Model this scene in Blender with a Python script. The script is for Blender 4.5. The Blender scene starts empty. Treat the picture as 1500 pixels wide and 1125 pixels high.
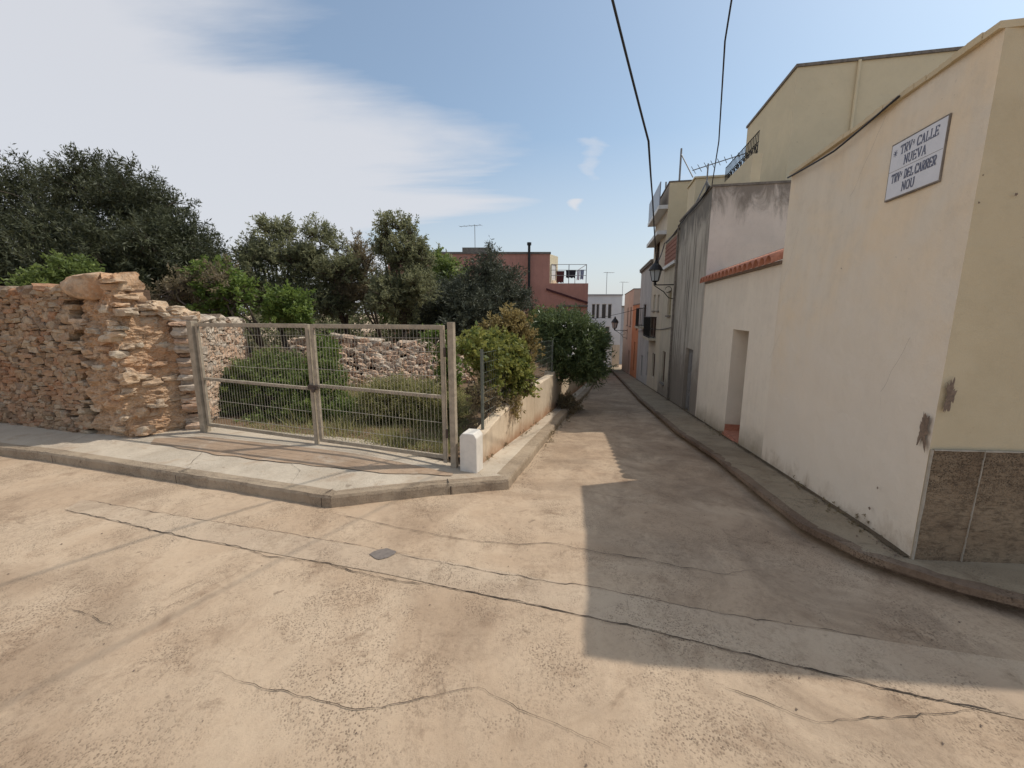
import bpy, bmesh, math, random
import numpy as np
from mathutils import Vector, Matrix, noise

S = bpy.context.scene
COL = S.collection
R = math.radians
rnd = random.Random(7)

# ------------------------------------------------------------------ camera
FPX = 600.0                      # focal length in pixels of a 1500 px wide picture
PITCH = math.atan(FPX / 3480.0)
CAMH = 2.1
cam = bpy.data.cameras.new('camera'); cam.sensor_width = 36; cam.lens = 36 * FPX / 1500
cam.clip_start = 0.05; cam.clip_end = 3000
camo = bpy.data.objects.new('camera', cam); COL.objects.link(camo)
camo.location = (0, 0, CAMH); camo.rotation_euler = (R(90) - PITCH, 0, 0)
S.camera = camo

# ------------------------------------------------------------------ light
SUN_AZ, SUN_EL = R(73), R(54)    # azimuth from +Y towards +X
sd = Vector((math.sin(SUN_AZ) * math.cos(SUN_EL), math.cos(SUN_AZ) * math.cos(SUN_EL), math.sin(SUN_EL)))
sun = bpy.data.lights.new('sun', 'SUN'); sun.energy = 2.75; sun.angle = R(0.6); sun.color = (1.0, 0.94, 0.85)
suno = bpy.data.objects.new('sun', sun); COL.objects.link(suno)
suno.rotation_euler = sd.to_track_quat('Z', 'Y').to_euler()

world = bpy.data.worlds.new('World'); S.world = world; world.use_nodes = True
wn, wl = world.node_tree.nodes, world.node_tree.links
wn.clear()
wo = wn.new('ShaderNodeOutputWorld'); bg = wn.new('ShaderNodeBackground'); bg.inputs[1].default_value = 0.15
sky = wn.new('ShaderNodeTexSky'); sky.sky_type = 'NISHITA'; sky.sun_disc = False
sky.sun_elevation = SUN_EL; sky.sun_rotation = SUN_AZ
sky.air_density = 1.0; sky.dust_density = 2.0; sky.ozone_density = 1.0
tc = wn.new('ShaderNodeTexCoord')
sep = wn.new('ShaderNodeSeparateXYZ'); wl.new(tc.outputs['Generated'], sep.inputs[0])
def wmath(op, a, b=None, c=None):
    n = wn.new('ShaderNodeMath'); n.operation = op
    for i, v in enumerate((a, b, c)):
        if v is None: continue
        if isinstance(v, (int, float)): n.inputs[i].default_value = v
        else: wl.new(v, n.inputs[i])
    return n.outputs[0]
# project directions on a high flat layer so that the cloud veils foreshorten towards the horizon
zz = wmath('MAXIMUM', sep.outputs[2], 0.02)
zz2 = wmath('ADD', zz, 0.12)
cx = wmath('DIVIDE', sep.outputs[0], zz2); cy = wmath('DIVIDE', sep.outputs[1], zz2)
cmb = wn.new('ShaderNodeCombineXYZ'); wl.new(cx, cmb.inputs[0]); wl.new(cy, cmb.inputs[1])
mp = wn.new('ShaderNodeMapping'); mp.inputs['Rotation'].default_value = (0, 0, R(-28)); mp.inputs['Scale'].default_value = (0.35, 1.3, 1)
mp.inputs['Location'].default_value = (0.35, 0.2, 0)
wl.new(cmb.outputs[0], mp.inputs[0])
n1 = wn.new('ShaderNodeTexNoise'); n1.inputs['Scale'].default_value = 0.9; n1.inputs['Detail'].default_value = 8
n1.inputs['Roughness'].default_value = 0.55; n1.inputs['Distortion'].default_value = 0.5
wl.new(mp.outputs[0], n1.inputs[0])
# the veil is thick to the left (-X) and thins out to the right
azr = wmath('MULTIPLY', sep.outputs[0], -0.62)
elv = wmath('MULTIPLY', sep.outputs[2], -0.20)
cover = wmath('ADD', wmath('ADD', azr, elv), n1.outputs[0])
ramp = wn.new('ShaderNodeMapRange'); ramp.inputs[1].default_value = 0.42; ramp.inputs[2].default_value = 0.70
ramp.interpolation_type = 'SMOOTHSTEP'
wl.new(cover, ramp.inputs[0])
dens = wmath('MULTIPLY', ramp.outputs[0], 0.88)
# pale haze low over the roofs
hz = wn.new('ShaderNodeMapRange'); hz.inputs[1].default_value = 0.0; hz.inputs[2].default_value = 0.36
hz.inputs[3].default_value = 0.80; hz.inputs[4].default_value = 0.13
wl.new(sep.outputs[2], hz.inputs[0])
dens2 = wmath('MAXIMUM', dens, hz.outputs[0])
def _dir(u, v):
    x, y = (u - 750) / FPX, -(v - 562.5) / FPX
    d = Vector((x, math.cos(PITCH) + y * math.sin(PITCH), -math.sin(PITCH) + y * math.cos(PITCH))); return d.normalized()
for (u_, v_, rr_, am_) in ((842, 303, .050, .9), (870, 235, .12, .55), (1010, 250, .12, .5)):
    vd = wn.new('ShaderNodeVectorMath'); vd.operation = 'DISTANCE'; wl.new(tc.outputs['Generated'], vd.inputs[0]); vd.inputs[1].default_value = _dir(u_, v_)
    n2 = wn.new('ShaderNodeTexNoise'); n2.inputs['Scale'].default_value = 14; n2.inputs['Detail'].default_value = 7; n2.inputs['Distortion'].default_value = .6
    mp2 = wn.new('ShaderNodeMapping'); mp2.inputs['Rotation'].default_value = (0, R(18), 0); mp2.inputs['Scale'].default_value = (.5, 1, 1.9); wl.new(tc.outputs['Generated'], mp2.inputs[0]); wl.new(mp2.outputs[0], n2.inputs[0])
    mr = wn.new('ShaderNodeMapRange'); mr.inputs[1].default_value = 0; mr.inputs[2].default_value = rr_; mr.inputs[3].default_value = .42; mr.inputs[4].default_value = -.3
    wl.new(vd.outputs['Value'], mr.inputs[0])
    sm = wn.new('ShaderNodeMapRange'); sm.inputs[1].default_value = .62; sm.inputs[2].default_value = .95; sm.inputs[4].default_value = am_; sm.interpolation_type = 'SMOOTHSTEP'
    wl.new(wmath('ADD', mr.outputs[0], n2.outputs[0]), sm.inputs[0]); dens2 = wmath('MAXIMUM', dens2, sm.outputs[0])
mx = wn.new('ShaderNodeMix'); mx.data_type = 'RGBA'
tn = wn.new('ShaderNodeMix'); tn.data_type = 'RGBA'; tn.blend_type = 'MULTIPLY'; tn.inputs[0].default_value = 1; tn.inputs[7].default_value = (.84, .95, .93, 1)
wl.new(sky.outputs[0], tn.inputs[6]); wl.new(dens2, mx.inputs['Factor']); wl.new(tn.outputs[2], mx.inputs[6])
CLOUD = mx.inputs[7]; CLOUD.default_value = (4.5, 4.55, 4.8, 1)
wl.new(mx.outputs[2], bg.inputs[0]); wl.new(bg.outputs[0], wo.inputs[0])

S.view_settings.view_transform = 'Standard'; S.view_settings.look = 'None'
S.view_settings.exposure = 0.11; S.view_settings.gamma = 1
S.render.engine = 'CYCLES'
S.cycles.max_bounces = 6; S.cycles.diffuse_bounces = 3; S.cycles.glossy_bounces = 2
S.cycles.transmission_bounces = 4; S.cycles.transparent_max_bounces = 6

# ------------------------------------------------------------------ placement helpers
C0 = np.array([0, 0, CAMH]); _c, _s = math.cos(PITCH), math.sin(PITCH)
def ray(u, v):
    x = (u - 750) / FPX; y = -(v - 562.5) / FPX
    return np.array([x, _c + y * _s, -_s + y * _c])
def gz(x, y):
    """height of the road surface: level at the crossing, the lane falls away"""
    s = y - 3.3
    s = 0 if s < -.5 else (s if s > .5 else (s + .5) ** 2 / 2)
    s = min(s, 52)
    w = min(1, max(0, (x + 2.5) / 3.0)); w = w * w * (3 - 2 * w)
    return -.092 * s * w
def G(u, v, dz=0):
    r = ray(u, v); a, b = 0.2, 0.2
    while b < 300:
        p = C0 + b * r
        if p[2] <= gz(p[0], p[1]) + dz: break
        a = b; b += .05
    for _ in range(20):
        m = (a + b) / 2; p = C0 + m * r
        if p[2] <= gz(p[0], p[1]) + dz: b = m
        else: a = m
    return Vector(C0 + b * r)
def P(u, v, y):
    r = ray(u, v); return Vector(C0 + y / r[1] * r)
SW = 0.13                                       # pavement height above the road
ORG = G(1333, 817, SW)                          # street corner of the near house
DU = Vector((0.2, 1, 0)).normalized(); DN = Vector((-DU.y, DU.x, 0))     # along the lane / out of the walls
def on_plane(u, v, A, d):
    r = ray(u, v); n = np.array([-d[1], d[0]]); t = n @ (np.array([A[0], A[1]]) - C0[:2]) / (n @ r[:2])
    return Vector(C0 + t * r)
def WS(u, v):
    """(distance along the lane walls, height) of what shows at a point of the walls"""
    p = on_plane(u, v, ORG, DU); return (p - Vector((ORG.x, ORG.y, 0))).dot(DU), p.z
def WP(s, z, out=0): 
    q = Vector((ORG.x, ORG.y, 0)) + DU * s + DN * out; return Vector((q.x, q.y, z))

# ------------------------------------------------------------------ objects
def tag(o, label=None, cat=None, group=None, kind=None):
    if label: o['label'] = label
    if cat: o['category'] = cat
    if group: o['group'] = group
    if kind: o['kind'] = kind
    return o
def empty(name, loc, label, cat, group=None, rz=0):
    o = bpy.data.objects.new(name, None); COL.objects.link(o); o.location = loc; o.rotation_euler = (0, 0, rz)
    o.empty_display_size = .2
    return tag(o, label, cat, group)
INV = {}
class MB:
    def __init__(s): s.v, s.f, s.c = [], [], []
    def add(s, vs, fs, col=None):
        b = len(s.v); s.v += [tuple(v) for v in vs]; s.f += [tuple(b + i for i in f) for f in fs]
        s.c += [col if col is not None else 0.5] * len(fs)
    def quad(s, a, b, c, d, col=None): s.add([a, b, c, d], [(0, 1, 2, 3)], col)
    def box(s, o, ax, ay, az, col=None):
        """box from corner o with three edge vectors"""
        o, ax, ay, az = Vector(o), Vector(ax), Vector(ay), Vector(az)
        vs = [o, o + ax, o + ax + ay, o + ay]; vs += [v + az for v in vs]
        fs = [(0, 3, 2, 1), (4, 5, 6, 7), (0, 1, 5, 4), (1, 2, 6, 5), (2, 3, 7, 6), (3, 0, 4, 7)]
        if ax.cross(ay).dot(az) < 0: fs = [f[::-1] for f in fs]
        s.add(vs, fs, col)
    def cbox(s, c, x, y, z, ux=Vector((1, 0, 0)), uy=Vector((0, 1, 0)), uz=Vector((0, 0, 1))):
        ux, uy, uz = Vector(ux), Vector(uy), Vector(uz)
        s.box(Vector(c) - ux * x / 2 - uy * y / 2 - uz * z / 2, ux * x, uy * y, uz * z)
    def tube(s, pts, r, n=6, caps=True, col=None):
        pts = [Vector(p) for p in pts]; rr = r if isinstance(r, (list, tuple)) else [r] * len(pts)
        rings = []
        for i, p in enumerate(pts):
            t = (pts[min(i + 1, len(pts) - 1)] - pts[max(i - 1, 0)]).normalized()
            a = t.cross(Vector((0, 0, 1)) if abs(t.z) < .95 else Vector((1, 0, 0))).normalized(); b = t.cross(a)
            rings.append([p + (a * math.cos(k * 2 * math.pi / n) + b * math.sin(k * 2 * math.pi / n)) * rr[i] for k in range(n)])
        vs = [v for q in rings for v in q]; fs = []
        for i in range(len(pts) - 1):
            for k in range(n):
                fs.append((i * n + k, i * n + (k + 1) % n, (i + 1) * n + (k + 1) % n, (i + 1) * n + k))
        if caps: fs += [tuple(range(n))[::-1], tuple((len(pts) - 1) * n + k for k in range(n))]
        s.add(vs, [f[::-1] for f in fs], col)
    def lathe(s, base, prof, n=12):
        vs = []; fs = []
        for r, z in prof:
            vs += [Vector(base) + Vector((r * math.cos(k * 2 * math.pi / n), r * math.sin(k * 2 * math.pi / n), z)) for k in range(n)]
        for i in range(len(prof) - 1):
            for k in range(n): fs.append((i * n + k, i * n + (k + 1) % n, (i + 1) * n + (k + 1) % n, (i + 1) * n + k))
        fs += [tuple(range(n))[::-1], tuple((len(prof) - 1) * n + k for k in range(n))]
        s.add(vs, fs)
    def poly_prism(s, pts, z0, z1):
        """pts = list of (x, y) in order, z0/z1 = numbers or functions"""
        f0 = z0 if callable(z0) else (lambda x, y: z0); f1 = z1 if callable(z1) else (lambda x, y: z1)
        n = len(pts); lo = [(x, y, f0(x, y)) for x, y in pts]; hi = [(x, y, f1(x, y)) for x, y in pts]
        s.add(lo + hi, [tuple(range(n))[::-1], tuple(range(n, 2 * n))] + [(i, (i + 1) % n, n + (i + 1) % n, n + i) for i in range(n)])
    def build(s, name, mat, parent=None, smooth=False, label=None, bevel=0, world=True):
        m = bpy.data.meshes.new(name); m.from_pydata(s.v, [], s.f); m.update()
        at = m.attributes.new('tone', 'FLOAT', 'FACE'); at.data.foreach_set('value', s.c)
        m.materials.append(mat)
        if smooth: m.polygons.foreach_set('use_smooth', [True] * len(m.polygons))
        o = bpy.data.objects.new(name, m); COL.objects.link(o)
        if parent is not None:
            o.parent = parent
            if world:
                M = Matrix.Identity(4); q = parent
                chain = []
                while q is not None: chain.append(q); q = q.parent
                for q in reversed(chain): M = M @ q.matrix_basis
                o.matrix_basis = M.inverted()
        if bevel:
            b = o.modifiers.new('bevel', 'BEVEL'); b.width = bevel; b.segments = 2; b.limit_method = 'ANGLE'
        if label: o['label'] = label
        return o

# ------------------------------------------------------------------ materials
def new_mat(name):
    m = bpy.data.materials.new(name); m.use_nodes = True; nt = m.node_tree
    return m, nt, nt.nodes['Principled BSDF']
def N(nt, t, **k):
    n = nt.nodes.new(t)
    for a, b in k.items(): setattr(n, a, b)
    return n
def noise_n(nt, vec, scale, detail=5, rough=.6, dist=0):
    n = N(nt, 'ShaderNodeTexNoise'); n.inputs['Scale'].default_value = scale; n.inputs['Detail'].default_value = detail
    n.inputs['Roughness'].default_value = rough; n.inputs['Distortion'].default_value = dist
    nt.links.new(vec, n.inputs['Vector']); return n.outputs[0]
def rng_n(nt, v, a, b, c=0, d=1, sm=True):
    n = N(nt, 'ShaderNodeMapRange'); n.inputs[1].default_value = a; n.inputs[2].default_value = b
    n.inputs[3].default_value = c; n.inputs[4].default_value = d
    if sm: n.interpolation_type = 'SMOOTHSTEP'
    nt.links.new(v, n.inputs[0]); return n.outputs[0]
def mix_n(nt, f, a, b, blend='MIX'):
    n = N(nt, 'ShaderNodeMix', data_type='RGBA', blend_type=blend)
    if isinstance(f, (int, float)): n.inputs[0].default_value = f
    else: nt.links.new(f, n.inputs[0])
    for i, v in ((6, a), (7, b)):
        if isinstance(v, tuple): n.inputs[i].default_value = (*v[:3], 1)
        else: nt.links.new(v, n.inputs[i])
    return n.outputs[2]
def m_n(nt, op, a, b=0):
    n = N(nt, 'ShaderNodeMath', operation=op)
    for i, v in enumerate((a, b)):
        if isinstance(v, (int, float)): n.inputs[i].default_value = v
        else: nt.links.new(v, n.inputs[i])
    return n.outputs[0]
def pos(nt, sc=(1, 1, 1)):
    g = N(nt, 'ShaderNodeNewGeometry')
    m = N(nt, 'ShaderNodeMapping'); m.inputs['Scale'].default_value = sc
    nt.links.new(g.outputs['Position'], m.inputs[0]); return m.outputs[0]
def bump(nt, b, h, dist=.01, strength=.6, prev=None):
    n = N(nt, 'ShaderNodeBump'); n.inputs['Distance'].default_value = dist; n.inputs['Strength'].default_value = strength
    nt.links.new(h, n.inputs['Height'])
    if prev is not None: nt.links.new(prev, n.inputs['Normal'])
    nt.links.new(n.outputs[0], b.inputs['Normal']); return n.outputs[0]

def plaster(name, c, c2=None, dirt=(.10, .09, .075), streak=0.0, blotch=.5, low=None, low_z=(0, 1), top=None, top_z=None, lane_low=False, splash=None):
    """old render: two tones, dirt, vertical runs, a damp band at the foot, black runs under the coping"""
    m, nt, b = new_mat(name); p = pos(nt)
    c2 = c2 or tuple(x * .82 for x in c)
    col = mix_n(nt, rng_n(nt, noise_n(nt, p, .9, 6, .6, .6), .35, .65), c, c2)
    col = mix_n(nt, m_n(nt, 'MULTIPLY', rng_n(nt, noise_n(nt, p, 5, 7, .7), .45, .8), blotch * .5), col, tuple(x * .7 for x in c2))
    col = mix_n(nt, rng_n(nt, noise_n(nt, p, 14, 3, .6), .68, .78, 0, .30), col, dirt)
    if streak:
        q = pos(nt, (3.2, 3.2, .22))
        st = rng_n(nt, noise_n(nt, q, 2.2, 6, .65, .15), .43, .66)
        q2 = pos(nt, (9, 9, .5))
        st2 = rng_n(nt, noise_n(nt, q2, 2.0, 5, .6), .45, .7)
        q3 = pos(nt, (30, 30, 1.2)); st3 = rng_n(nt, noise_n(nt, q3, 1.5, 4, .7), .45, .75)
        big = rng_n(nt, noise_n(nt, pos(nt, (1, 1, .5)), .8, 5, .6, .5), .30, .62, .35, 1.0)
        col = mix_n(nt, m_n(nt, 'MULTIPLY', m_n(nt, 'MULTIPLY', m_n(nt, 'ADD', m_n(nt, 'ADD', m_n(nt, 'MULTIPLY', st, .62), m_n(nt, 'MULTIPLY', st2, .28)), m_n(nt, 'MULTIPLY', st3, .2)), big), streak), col, dirt)
    sx = N(nt, 'ShaderNodeSeparateXYZ'); nt.links.new(pos(nt), sx.inputs[0])
    zq = sx.outputs[2]
    if lane_low:                              # height above the falling lane
        zq = m_n(nt, 'ADD', zq, m_n(nt, 'MULTIPLY', m_n(nt, 'MAXIMUM', m_n(nt, 'SUBTRACT', sx.outputs[1], 3.3), 0), .092))
    if low:
        w = m_n(nt, 'ADD', zq, m_n(nt, 'MULTIPLY', noise_n(nt, p, 2.0, 6, .7), -(low_z[1] - low_z[0]) * 1.2))
        f = rng_n(nt, w, low_z[0] - .35 * (low_z[1] - low_z[0]), low_z[1] - .5 * (low_z[1] - low_z[0]), .85, 0)
        col = mix_n(nt, f, col, low)
    if splash:
        w = m_n(nt, 'ADD', zq, m_n(nt, 'MULTIPLY', noise_n(nt, pos(nt, (1.6, 1.6, .9)), 2.2, 8, .75, .4), -1.1))
        col = mix_n(nt, rng_n(nt, w, -.62, -.18, .8, 0), col, splash)
    if top and top_z is not None:
        w = m_n(nt, 'ADD', zq, m_n(nt, 'MULTIPLY', noise_n(nt, pos(nt, (2.4, 2.4, .9)), 1.1, 8, .75, .8), 2.6))
        f = rng_n(nt, w, top_z + .75, top_z + 1.6, 0, .8)
        col = mix_n(nt, f, col, top)
    nt.links.new(col, b.inputs['Base Color']); b.inputs['Roughness'].default_value = .92
    b.inputs['Specular IOR Level'].default_value = .2
    n = bump(nt, b, noise_n(nt, p, 3.0, 3, .5), .06, .35)
    bump(nt, b, noise_n(nt, p, 90, 5, .7), .006, .6, n)
    return m
def concrete(name, c, c2, c3, speck=.5, bumpy=.008):
    m, nt, b = new_mat(name); p = pos(nt)
    col = mix_n(nt, rng_n(nt, noise_n(nt, p, .8, 8, .62, .8), .36, .64), c, c2)
    col = mix_n(nt, rng_n(nt, noise_n(nt, p, 2.7, 8, .7, .4), .52, .72, 0, .75), col, c3)
    col = mix_n(nt, rng_n(nt, noise_n(nt, p, .45, 6, .6, 1.2), .50, .66, 0, .45), col, tuple(x * .8 for x in c3))
    gn_ = rng_n(nt, noise_n(nt, p, 24, 8, .8, .3), .46, .64)
    gm_ = rng_n(nt, noise_n(nt, p, .9, 6, .7, 1.0), .40, .62)
    col = mix_n(nt, m_n(nt, 'MULTIPLY', m_n(nt, 'MULTIPLY', gn_, gm_), .55 * speck), col, tuple(x * .62 for x in c3))
    col = mix_n(nt, m_n(nt, 'MULTIPLY', rng_n(nt, noise_n(nt, pos(nt, (1, 1, 1)), 1.7, 9, .75, 2.0), .57, .66), .5 * speck), col, tuple(x * .78 for x in c3))
    v = N(nt, 'ShaderNodeTexVoronoi'); v.inputs['Scale'].default_value = 75; nt.links.new(p, v.inputs['Vector'])
    sv = N(nt, 'ShaderNodeSeparateColor'); nt.links.new(v.outputs['Color'], sv.inputs[0])
    mask = rng_n(nt, noise_n(nt, p, 1.3, 5, .7), .42, .62)
    dots = m_n(nt, 'MULTIPLY', rng_n(nt, v.outputs['Distance'], .25, .5, 1, 0), mask)
    col = mix_n(nt, m_n(nt, 'MULTIPLY', dots, m_n(nt, 'MULTIPLY', sv.outputs[0], speck)), col, tuple(x * .45 for x in c3))
    col = mix_n(nt, m_n(nt, 'MULTIPLY', rng_n(nt, noise_n(nt, p, 160, 3, .8), .55, .7), .35), col, tuple(x * .55 for x in c))
    col = mix_n(nt, rng_n(nt, noise_n(nt, p, 7, 3, .5), .70, .76, 0, .5), col, tuple(x * .4 for x in c3))
    nt.links.new(col, b.inputs['Base Color']); b.inputs['Roughness'].default_value = .93
    b.inputs['Specular IOR Level'].default_value = .2
    n = bump(nt, b, noise_n(nt, p, 4, 6, .6), .05, .5)
    n = bump(nt, b, dots, bumpy, .6, n)
    bump(nt, b, noise_n(nt, p, 120, 5, .8), .006, .8, n)
    return m
def plain(name, c, rough=.6, metal=0, var=.25, scale=12, bmp=.003, c2=None):
    m, nt, b = new_mat(name); p = pos(nt)
    f = rng_n(nt, noise_n(nt, p, scale, 6, .65, .3), .35, .7)
    col = mix_n(nt, f, c, c2 or tuple(x * (1 - var) for x in c))
    col = mix_n(nt, rng_n(nt, noise_n(nt, p, scale * .2, 4, .6), .5, .75, 0, .35), col, tuple(x * .6 for x in c))
    nt.links.new(col, b.inputs['Base Color']); b.inputs['Roughness'].default_value = rough; b.inputs['Metallic'].default_value = metal
    bump(nt, b, noise_n(nt, p, scale * 5, 4, .6), bmp, .6)
    return m
def leafmat(name, lo, hi, trans=.25, rough=.55):
    m, nt, b = new_mat(name)
    a = N(nt, 'ShaderNodeAttribute', attribute_name='tone')
    col = mix_n(nt, a.outputs['Fac'], lo, hi)
    nt.links.new(col, b.inputs['Base Color']); b.inputs['Roughness'].default_value = rough
    b.inputs['Specular IOR Level'].default_value = .3
    t = N(nt, 'ShaderNodeBsdfTranslucent'); ms = N(nt, 'ShaderNodeMixShader'); ms.inputs[0].default_value = trans
    lit = mix_n(nt, .5, col, tuple(min(1, x * 1.6) for x in hi)); nt.links.new(lit, t.inputs[0])
    nt.links.new(b.outputs[0], ms.inputs[1]); nt.links.new(t.outputs[0], ms.inputs[2])
    nt.links.new(ms.outputs[0], nt.nodes['Material Output'].inputs[0])
    return m
def stonemat(name, cols, o=.5, stain=(.36, .17, .09), pale=.45):
    m, nt, b = new_mat(name); p = pos(nt)
    a = N(nt, 'ShaderNodeAttribute', attribute_name='tone')
    cr = N(nt, 'ShaderNodeValToRGB'); el = cr.color_ramp.elements
    for i, c in enumerate(cols):
        t = i / (len(cols) - 1)
        if i == 0: e = el[0]; e.position = 0
        elif i == len(cols) - 1: e = el[len(el) - 1]; e.position = 1
        else: e = el.new(t)
        e.color = (*c, 1)
    nt.links.new(a.outputs['Fac'], cr.inputs[0])
    col = mix_n(nt, rng_n(nt, noise_n(nt, p, 9, 7, .7, .4), .4, .7, 0, .6), cr.outputs[0], (.13, .09, .065))
    col = mix_n(nt, rng_n(nt, noise_n(nt, p, 2.2, 5, .6, .5), .48, .68, 0, o), col, stain)
    col = mix_n(nt, rng_n(nt, noise_n(nt, p, 30, 6, .7), .50, .70, 0, pale), col, (.55, .47, .37))
    nt.links.new(col, b.inputs['Base Color']); b.inputs['Roughness'].default_value = .95; b.inputs['Specular IOR Level'].default_value = .15
    n = bump(nt, b, noise_n(nt, p, 14, 6, .65), .03, .8)
    bump(nt, b, noise_n(nt, p, 70, 5, .75), .01, .8, n)
    return m
M = {}
M['road'] = concrete('road_concrete', (.545, .41, .285), (.465, .335, .225), (.29, .195, .125), .8)
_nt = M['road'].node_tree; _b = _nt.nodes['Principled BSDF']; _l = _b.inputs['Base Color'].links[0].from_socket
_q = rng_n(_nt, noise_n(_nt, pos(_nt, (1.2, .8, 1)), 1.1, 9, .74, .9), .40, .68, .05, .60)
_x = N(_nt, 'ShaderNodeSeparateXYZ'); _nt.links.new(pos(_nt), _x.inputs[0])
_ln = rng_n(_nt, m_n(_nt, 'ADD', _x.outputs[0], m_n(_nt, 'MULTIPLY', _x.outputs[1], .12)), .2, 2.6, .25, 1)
_nt.links.new(mix_n(_nt, m_n(_nt, 'MULTIPLY', _q, _ln), _l, (.20, .14, .095)), _b.inputs['Base Color'])  # lane's shade painted into the road colour, mottled, stronger to the right
M['strip'] = concrete('strip_concrete', (.52, .40, .285), (.45, .335, .235), (.29, .205, .135), .8)
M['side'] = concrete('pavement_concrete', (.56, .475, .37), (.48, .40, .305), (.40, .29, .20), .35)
M['apron'] = concrete('worn_apron_concrete', (.44, .31, .21), (.36, .245, .16), (.52, .43, .33), .6)
M['dirt'] = concrete('foot_dirt', (.17, .125, .08), (.11, .085, .055), (.08, .06, .035), .8)
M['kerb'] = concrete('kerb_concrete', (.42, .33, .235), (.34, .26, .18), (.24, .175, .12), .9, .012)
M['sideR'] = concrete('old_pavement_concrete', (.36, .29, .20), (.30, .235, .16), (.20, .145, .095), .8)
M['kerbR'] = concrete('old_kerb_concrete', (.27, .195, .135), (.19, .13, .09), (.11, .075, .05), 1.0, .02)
M['crack'] = plain('crack_dirt', (.07, .05, .035), .95, 0, .3)
M['tar'] = plain('tar_patch', (.20, .165, .14), .85, 0, .3, 30)
M['soil'] = concrete('soil', (.20, .13, .08), (.15, .10, .06), (.24, .15, .09), .8)
M['cream'] = plaster('cream_render', (.77, .635, .46), (.72, .64, .52), low=(.73, .65, .545), low_z=(0, 3.2), blotch=.7, streak=.10, lane_low=True, splash=(.36, .27, .18), dirt=(.30, .25, .19))
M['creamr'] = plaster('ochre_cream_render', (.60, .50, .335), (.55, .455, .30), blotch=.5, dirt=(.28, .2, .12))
M['white'] = plaster('whitewashed_render', (.78, .695, .575), (.73, .65, .54), low=(.42, .36, .28), low_z=(0.02, .55), blotch=.45, streak=.08, lane_low=True, splash=(.34, .28, .20))
M['pink'] = plaster('stained_pinkish_render', (.71, .62, .54), (.65, .57, .50), dirt=(.2, .17, .14), blotch=.6, top=(.15, .125, .10), top_z=4.75)
M['streaky'] = plaster('streaked_grey_render', (.55, .50, .42), (.48, .43, .36), dirt=(.12, .105, .09), streak=1.15, low=(.2, .17, .14), low_z=(0, 1.2), top=(.12, .11, .095), top_z=4.5)
M['b3'] = plaster('yellowish_render', (.56, .50, .39), (.50, .44, .34), dirt=(.12, .1, .08), streak=.4, low=(.22, .19, .16), low_z=(0, 1.0), lane_low=True)
M['b4'] = plaster('beige_render', (.54, .47, .38), (.60, .52, .39), dirt=(.14, .12, .10), streak=.35)
M['b4y'] = plaster('yellow_render', (.66, .57, .395), (.61, .53, .37), blotch=.3)
M['b5'] = plaster('blue_grey_render', (.52, .50, .475), (.45, .43, .41), dirt=(.13, .12, .12), streak=.6)
M['orange'] = plaster('orange_render', (.58, .25, .125), (.50, .22, .11), dirt=(.2, .1, .07), streak=.3)
M['rose'] = plaster('rose_render', (.56, .42, .33), (.50, .38, .30), blotch=.3)
M['red'] = plaster('brick_red_render', (.56, .27, .205), (.50, .24, .18), dirt=(.2, .1, .09), streak=.25)
M['redlight'] = plaster('pale_terracotta_render', (.50, .28, .21), (.46, .25, .19), blotch=.2)
M['grey'] = plaster('pale_grey_render', (.60, .62, .63), (.56, .58, .59), blotch=.3)
M['grey2'] = plaster('dull_grey_render', (.34, .34, .35), (.30, .30, .31), blotch=.3)
M['lowwall'] = plaster('weathered_cream_block_wall', (.68, .55, .40), (.60, .47, .33), dirt=(.16, .11, .08), streak=.35, low=(.33, .17, .09), low_z=(.02, .42), lane_low=True)
M['plinth'] = concrete('rough_brown_plinth', (.33, .245, .16), (.235, .165, .105), (.12, .08, .05), 1.0, .03)
_nt = M['plinth'].node_tree; _b = _nt.nodes['Principled BSDF']; _l = _b.inputs['Base Color'].links[0].from_socket
_q = mix_n(_nt, rng_n(_nt, noise_n(_nt, pos(_nt, (1, 1, 3.2)), 9, 9, .82, .4), .46, .62, 0, .75), _l, (.095, .066, .044))
_q = mix_n(_nt, rng_n(_nt, noise_n(_nt, pos(_nt, (1.2, 1.2, 2)), 22, 6, .8, .2), .55, .66, 0, .6), _q, (.34, .27, .18)); _nt.links.new(_q, _b.inputs['Base Color'])
M['chip'] = plain('bare_brown_mortar', (.25, .18, .13), .95, 0, .4, 30, .01)
M['trimw'] = plain('old_white_paint', (.42, .37, .30), .8, 0, .2, 20)
M['blockw'] = plain('white_painted_concrete', (.72, .66, .58), .8, 0, .12, 8)
M['tile'] = plain('terracotta_tile', (.47, .20, .125), .85, 0, .35, 14, .004, (.33, .13, .08))
M['tilelight'] = plain('mortar_bedding', (.50, .32, .23), .9, 0, .3, 14)
M['coping'] = plain('grey_coping', (.22, .19, .16), .9, 0, .4, 9)
M['gate'] = plain('dull_galvanised_steel', (.42, .345, .255), .75, .1, .35, 9, .002)
M['wire'] = plain('galvanised_wire', (.40, .355, .29), .7, .1, .3, 20, .001)
M['rust'] = plain('rusty_dark_steel', (.10, .07, .055), .7, .3, .4, 20)
M['iron'] = plain('black_iron', (.03, .028, .027), .5, .5, .3, 20)
M['cable'] = plain('black_cable_sheath', (.025, .025, .028), .6, 0, .2, 20)
M['greenpost'] = plain('green_grey_fence_post', (.16, .17, .14), .6, .2, .3, 12)
M['wood'] = plain('brown_wood', (.12, .07, .045), .6, 0, .4, 14)
M['door'] = plain('grey_brown_door', (.25, .19, .15), .6, 0, .25, 10)
M['shut'] = plain('ochre_shutter', (.40, .33, .20), .7, 0, .25, 14)
M['brick'] = plain('thin_brick_cladding', (.33, .15, .10), .85, 0, .4, 20)
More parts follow.
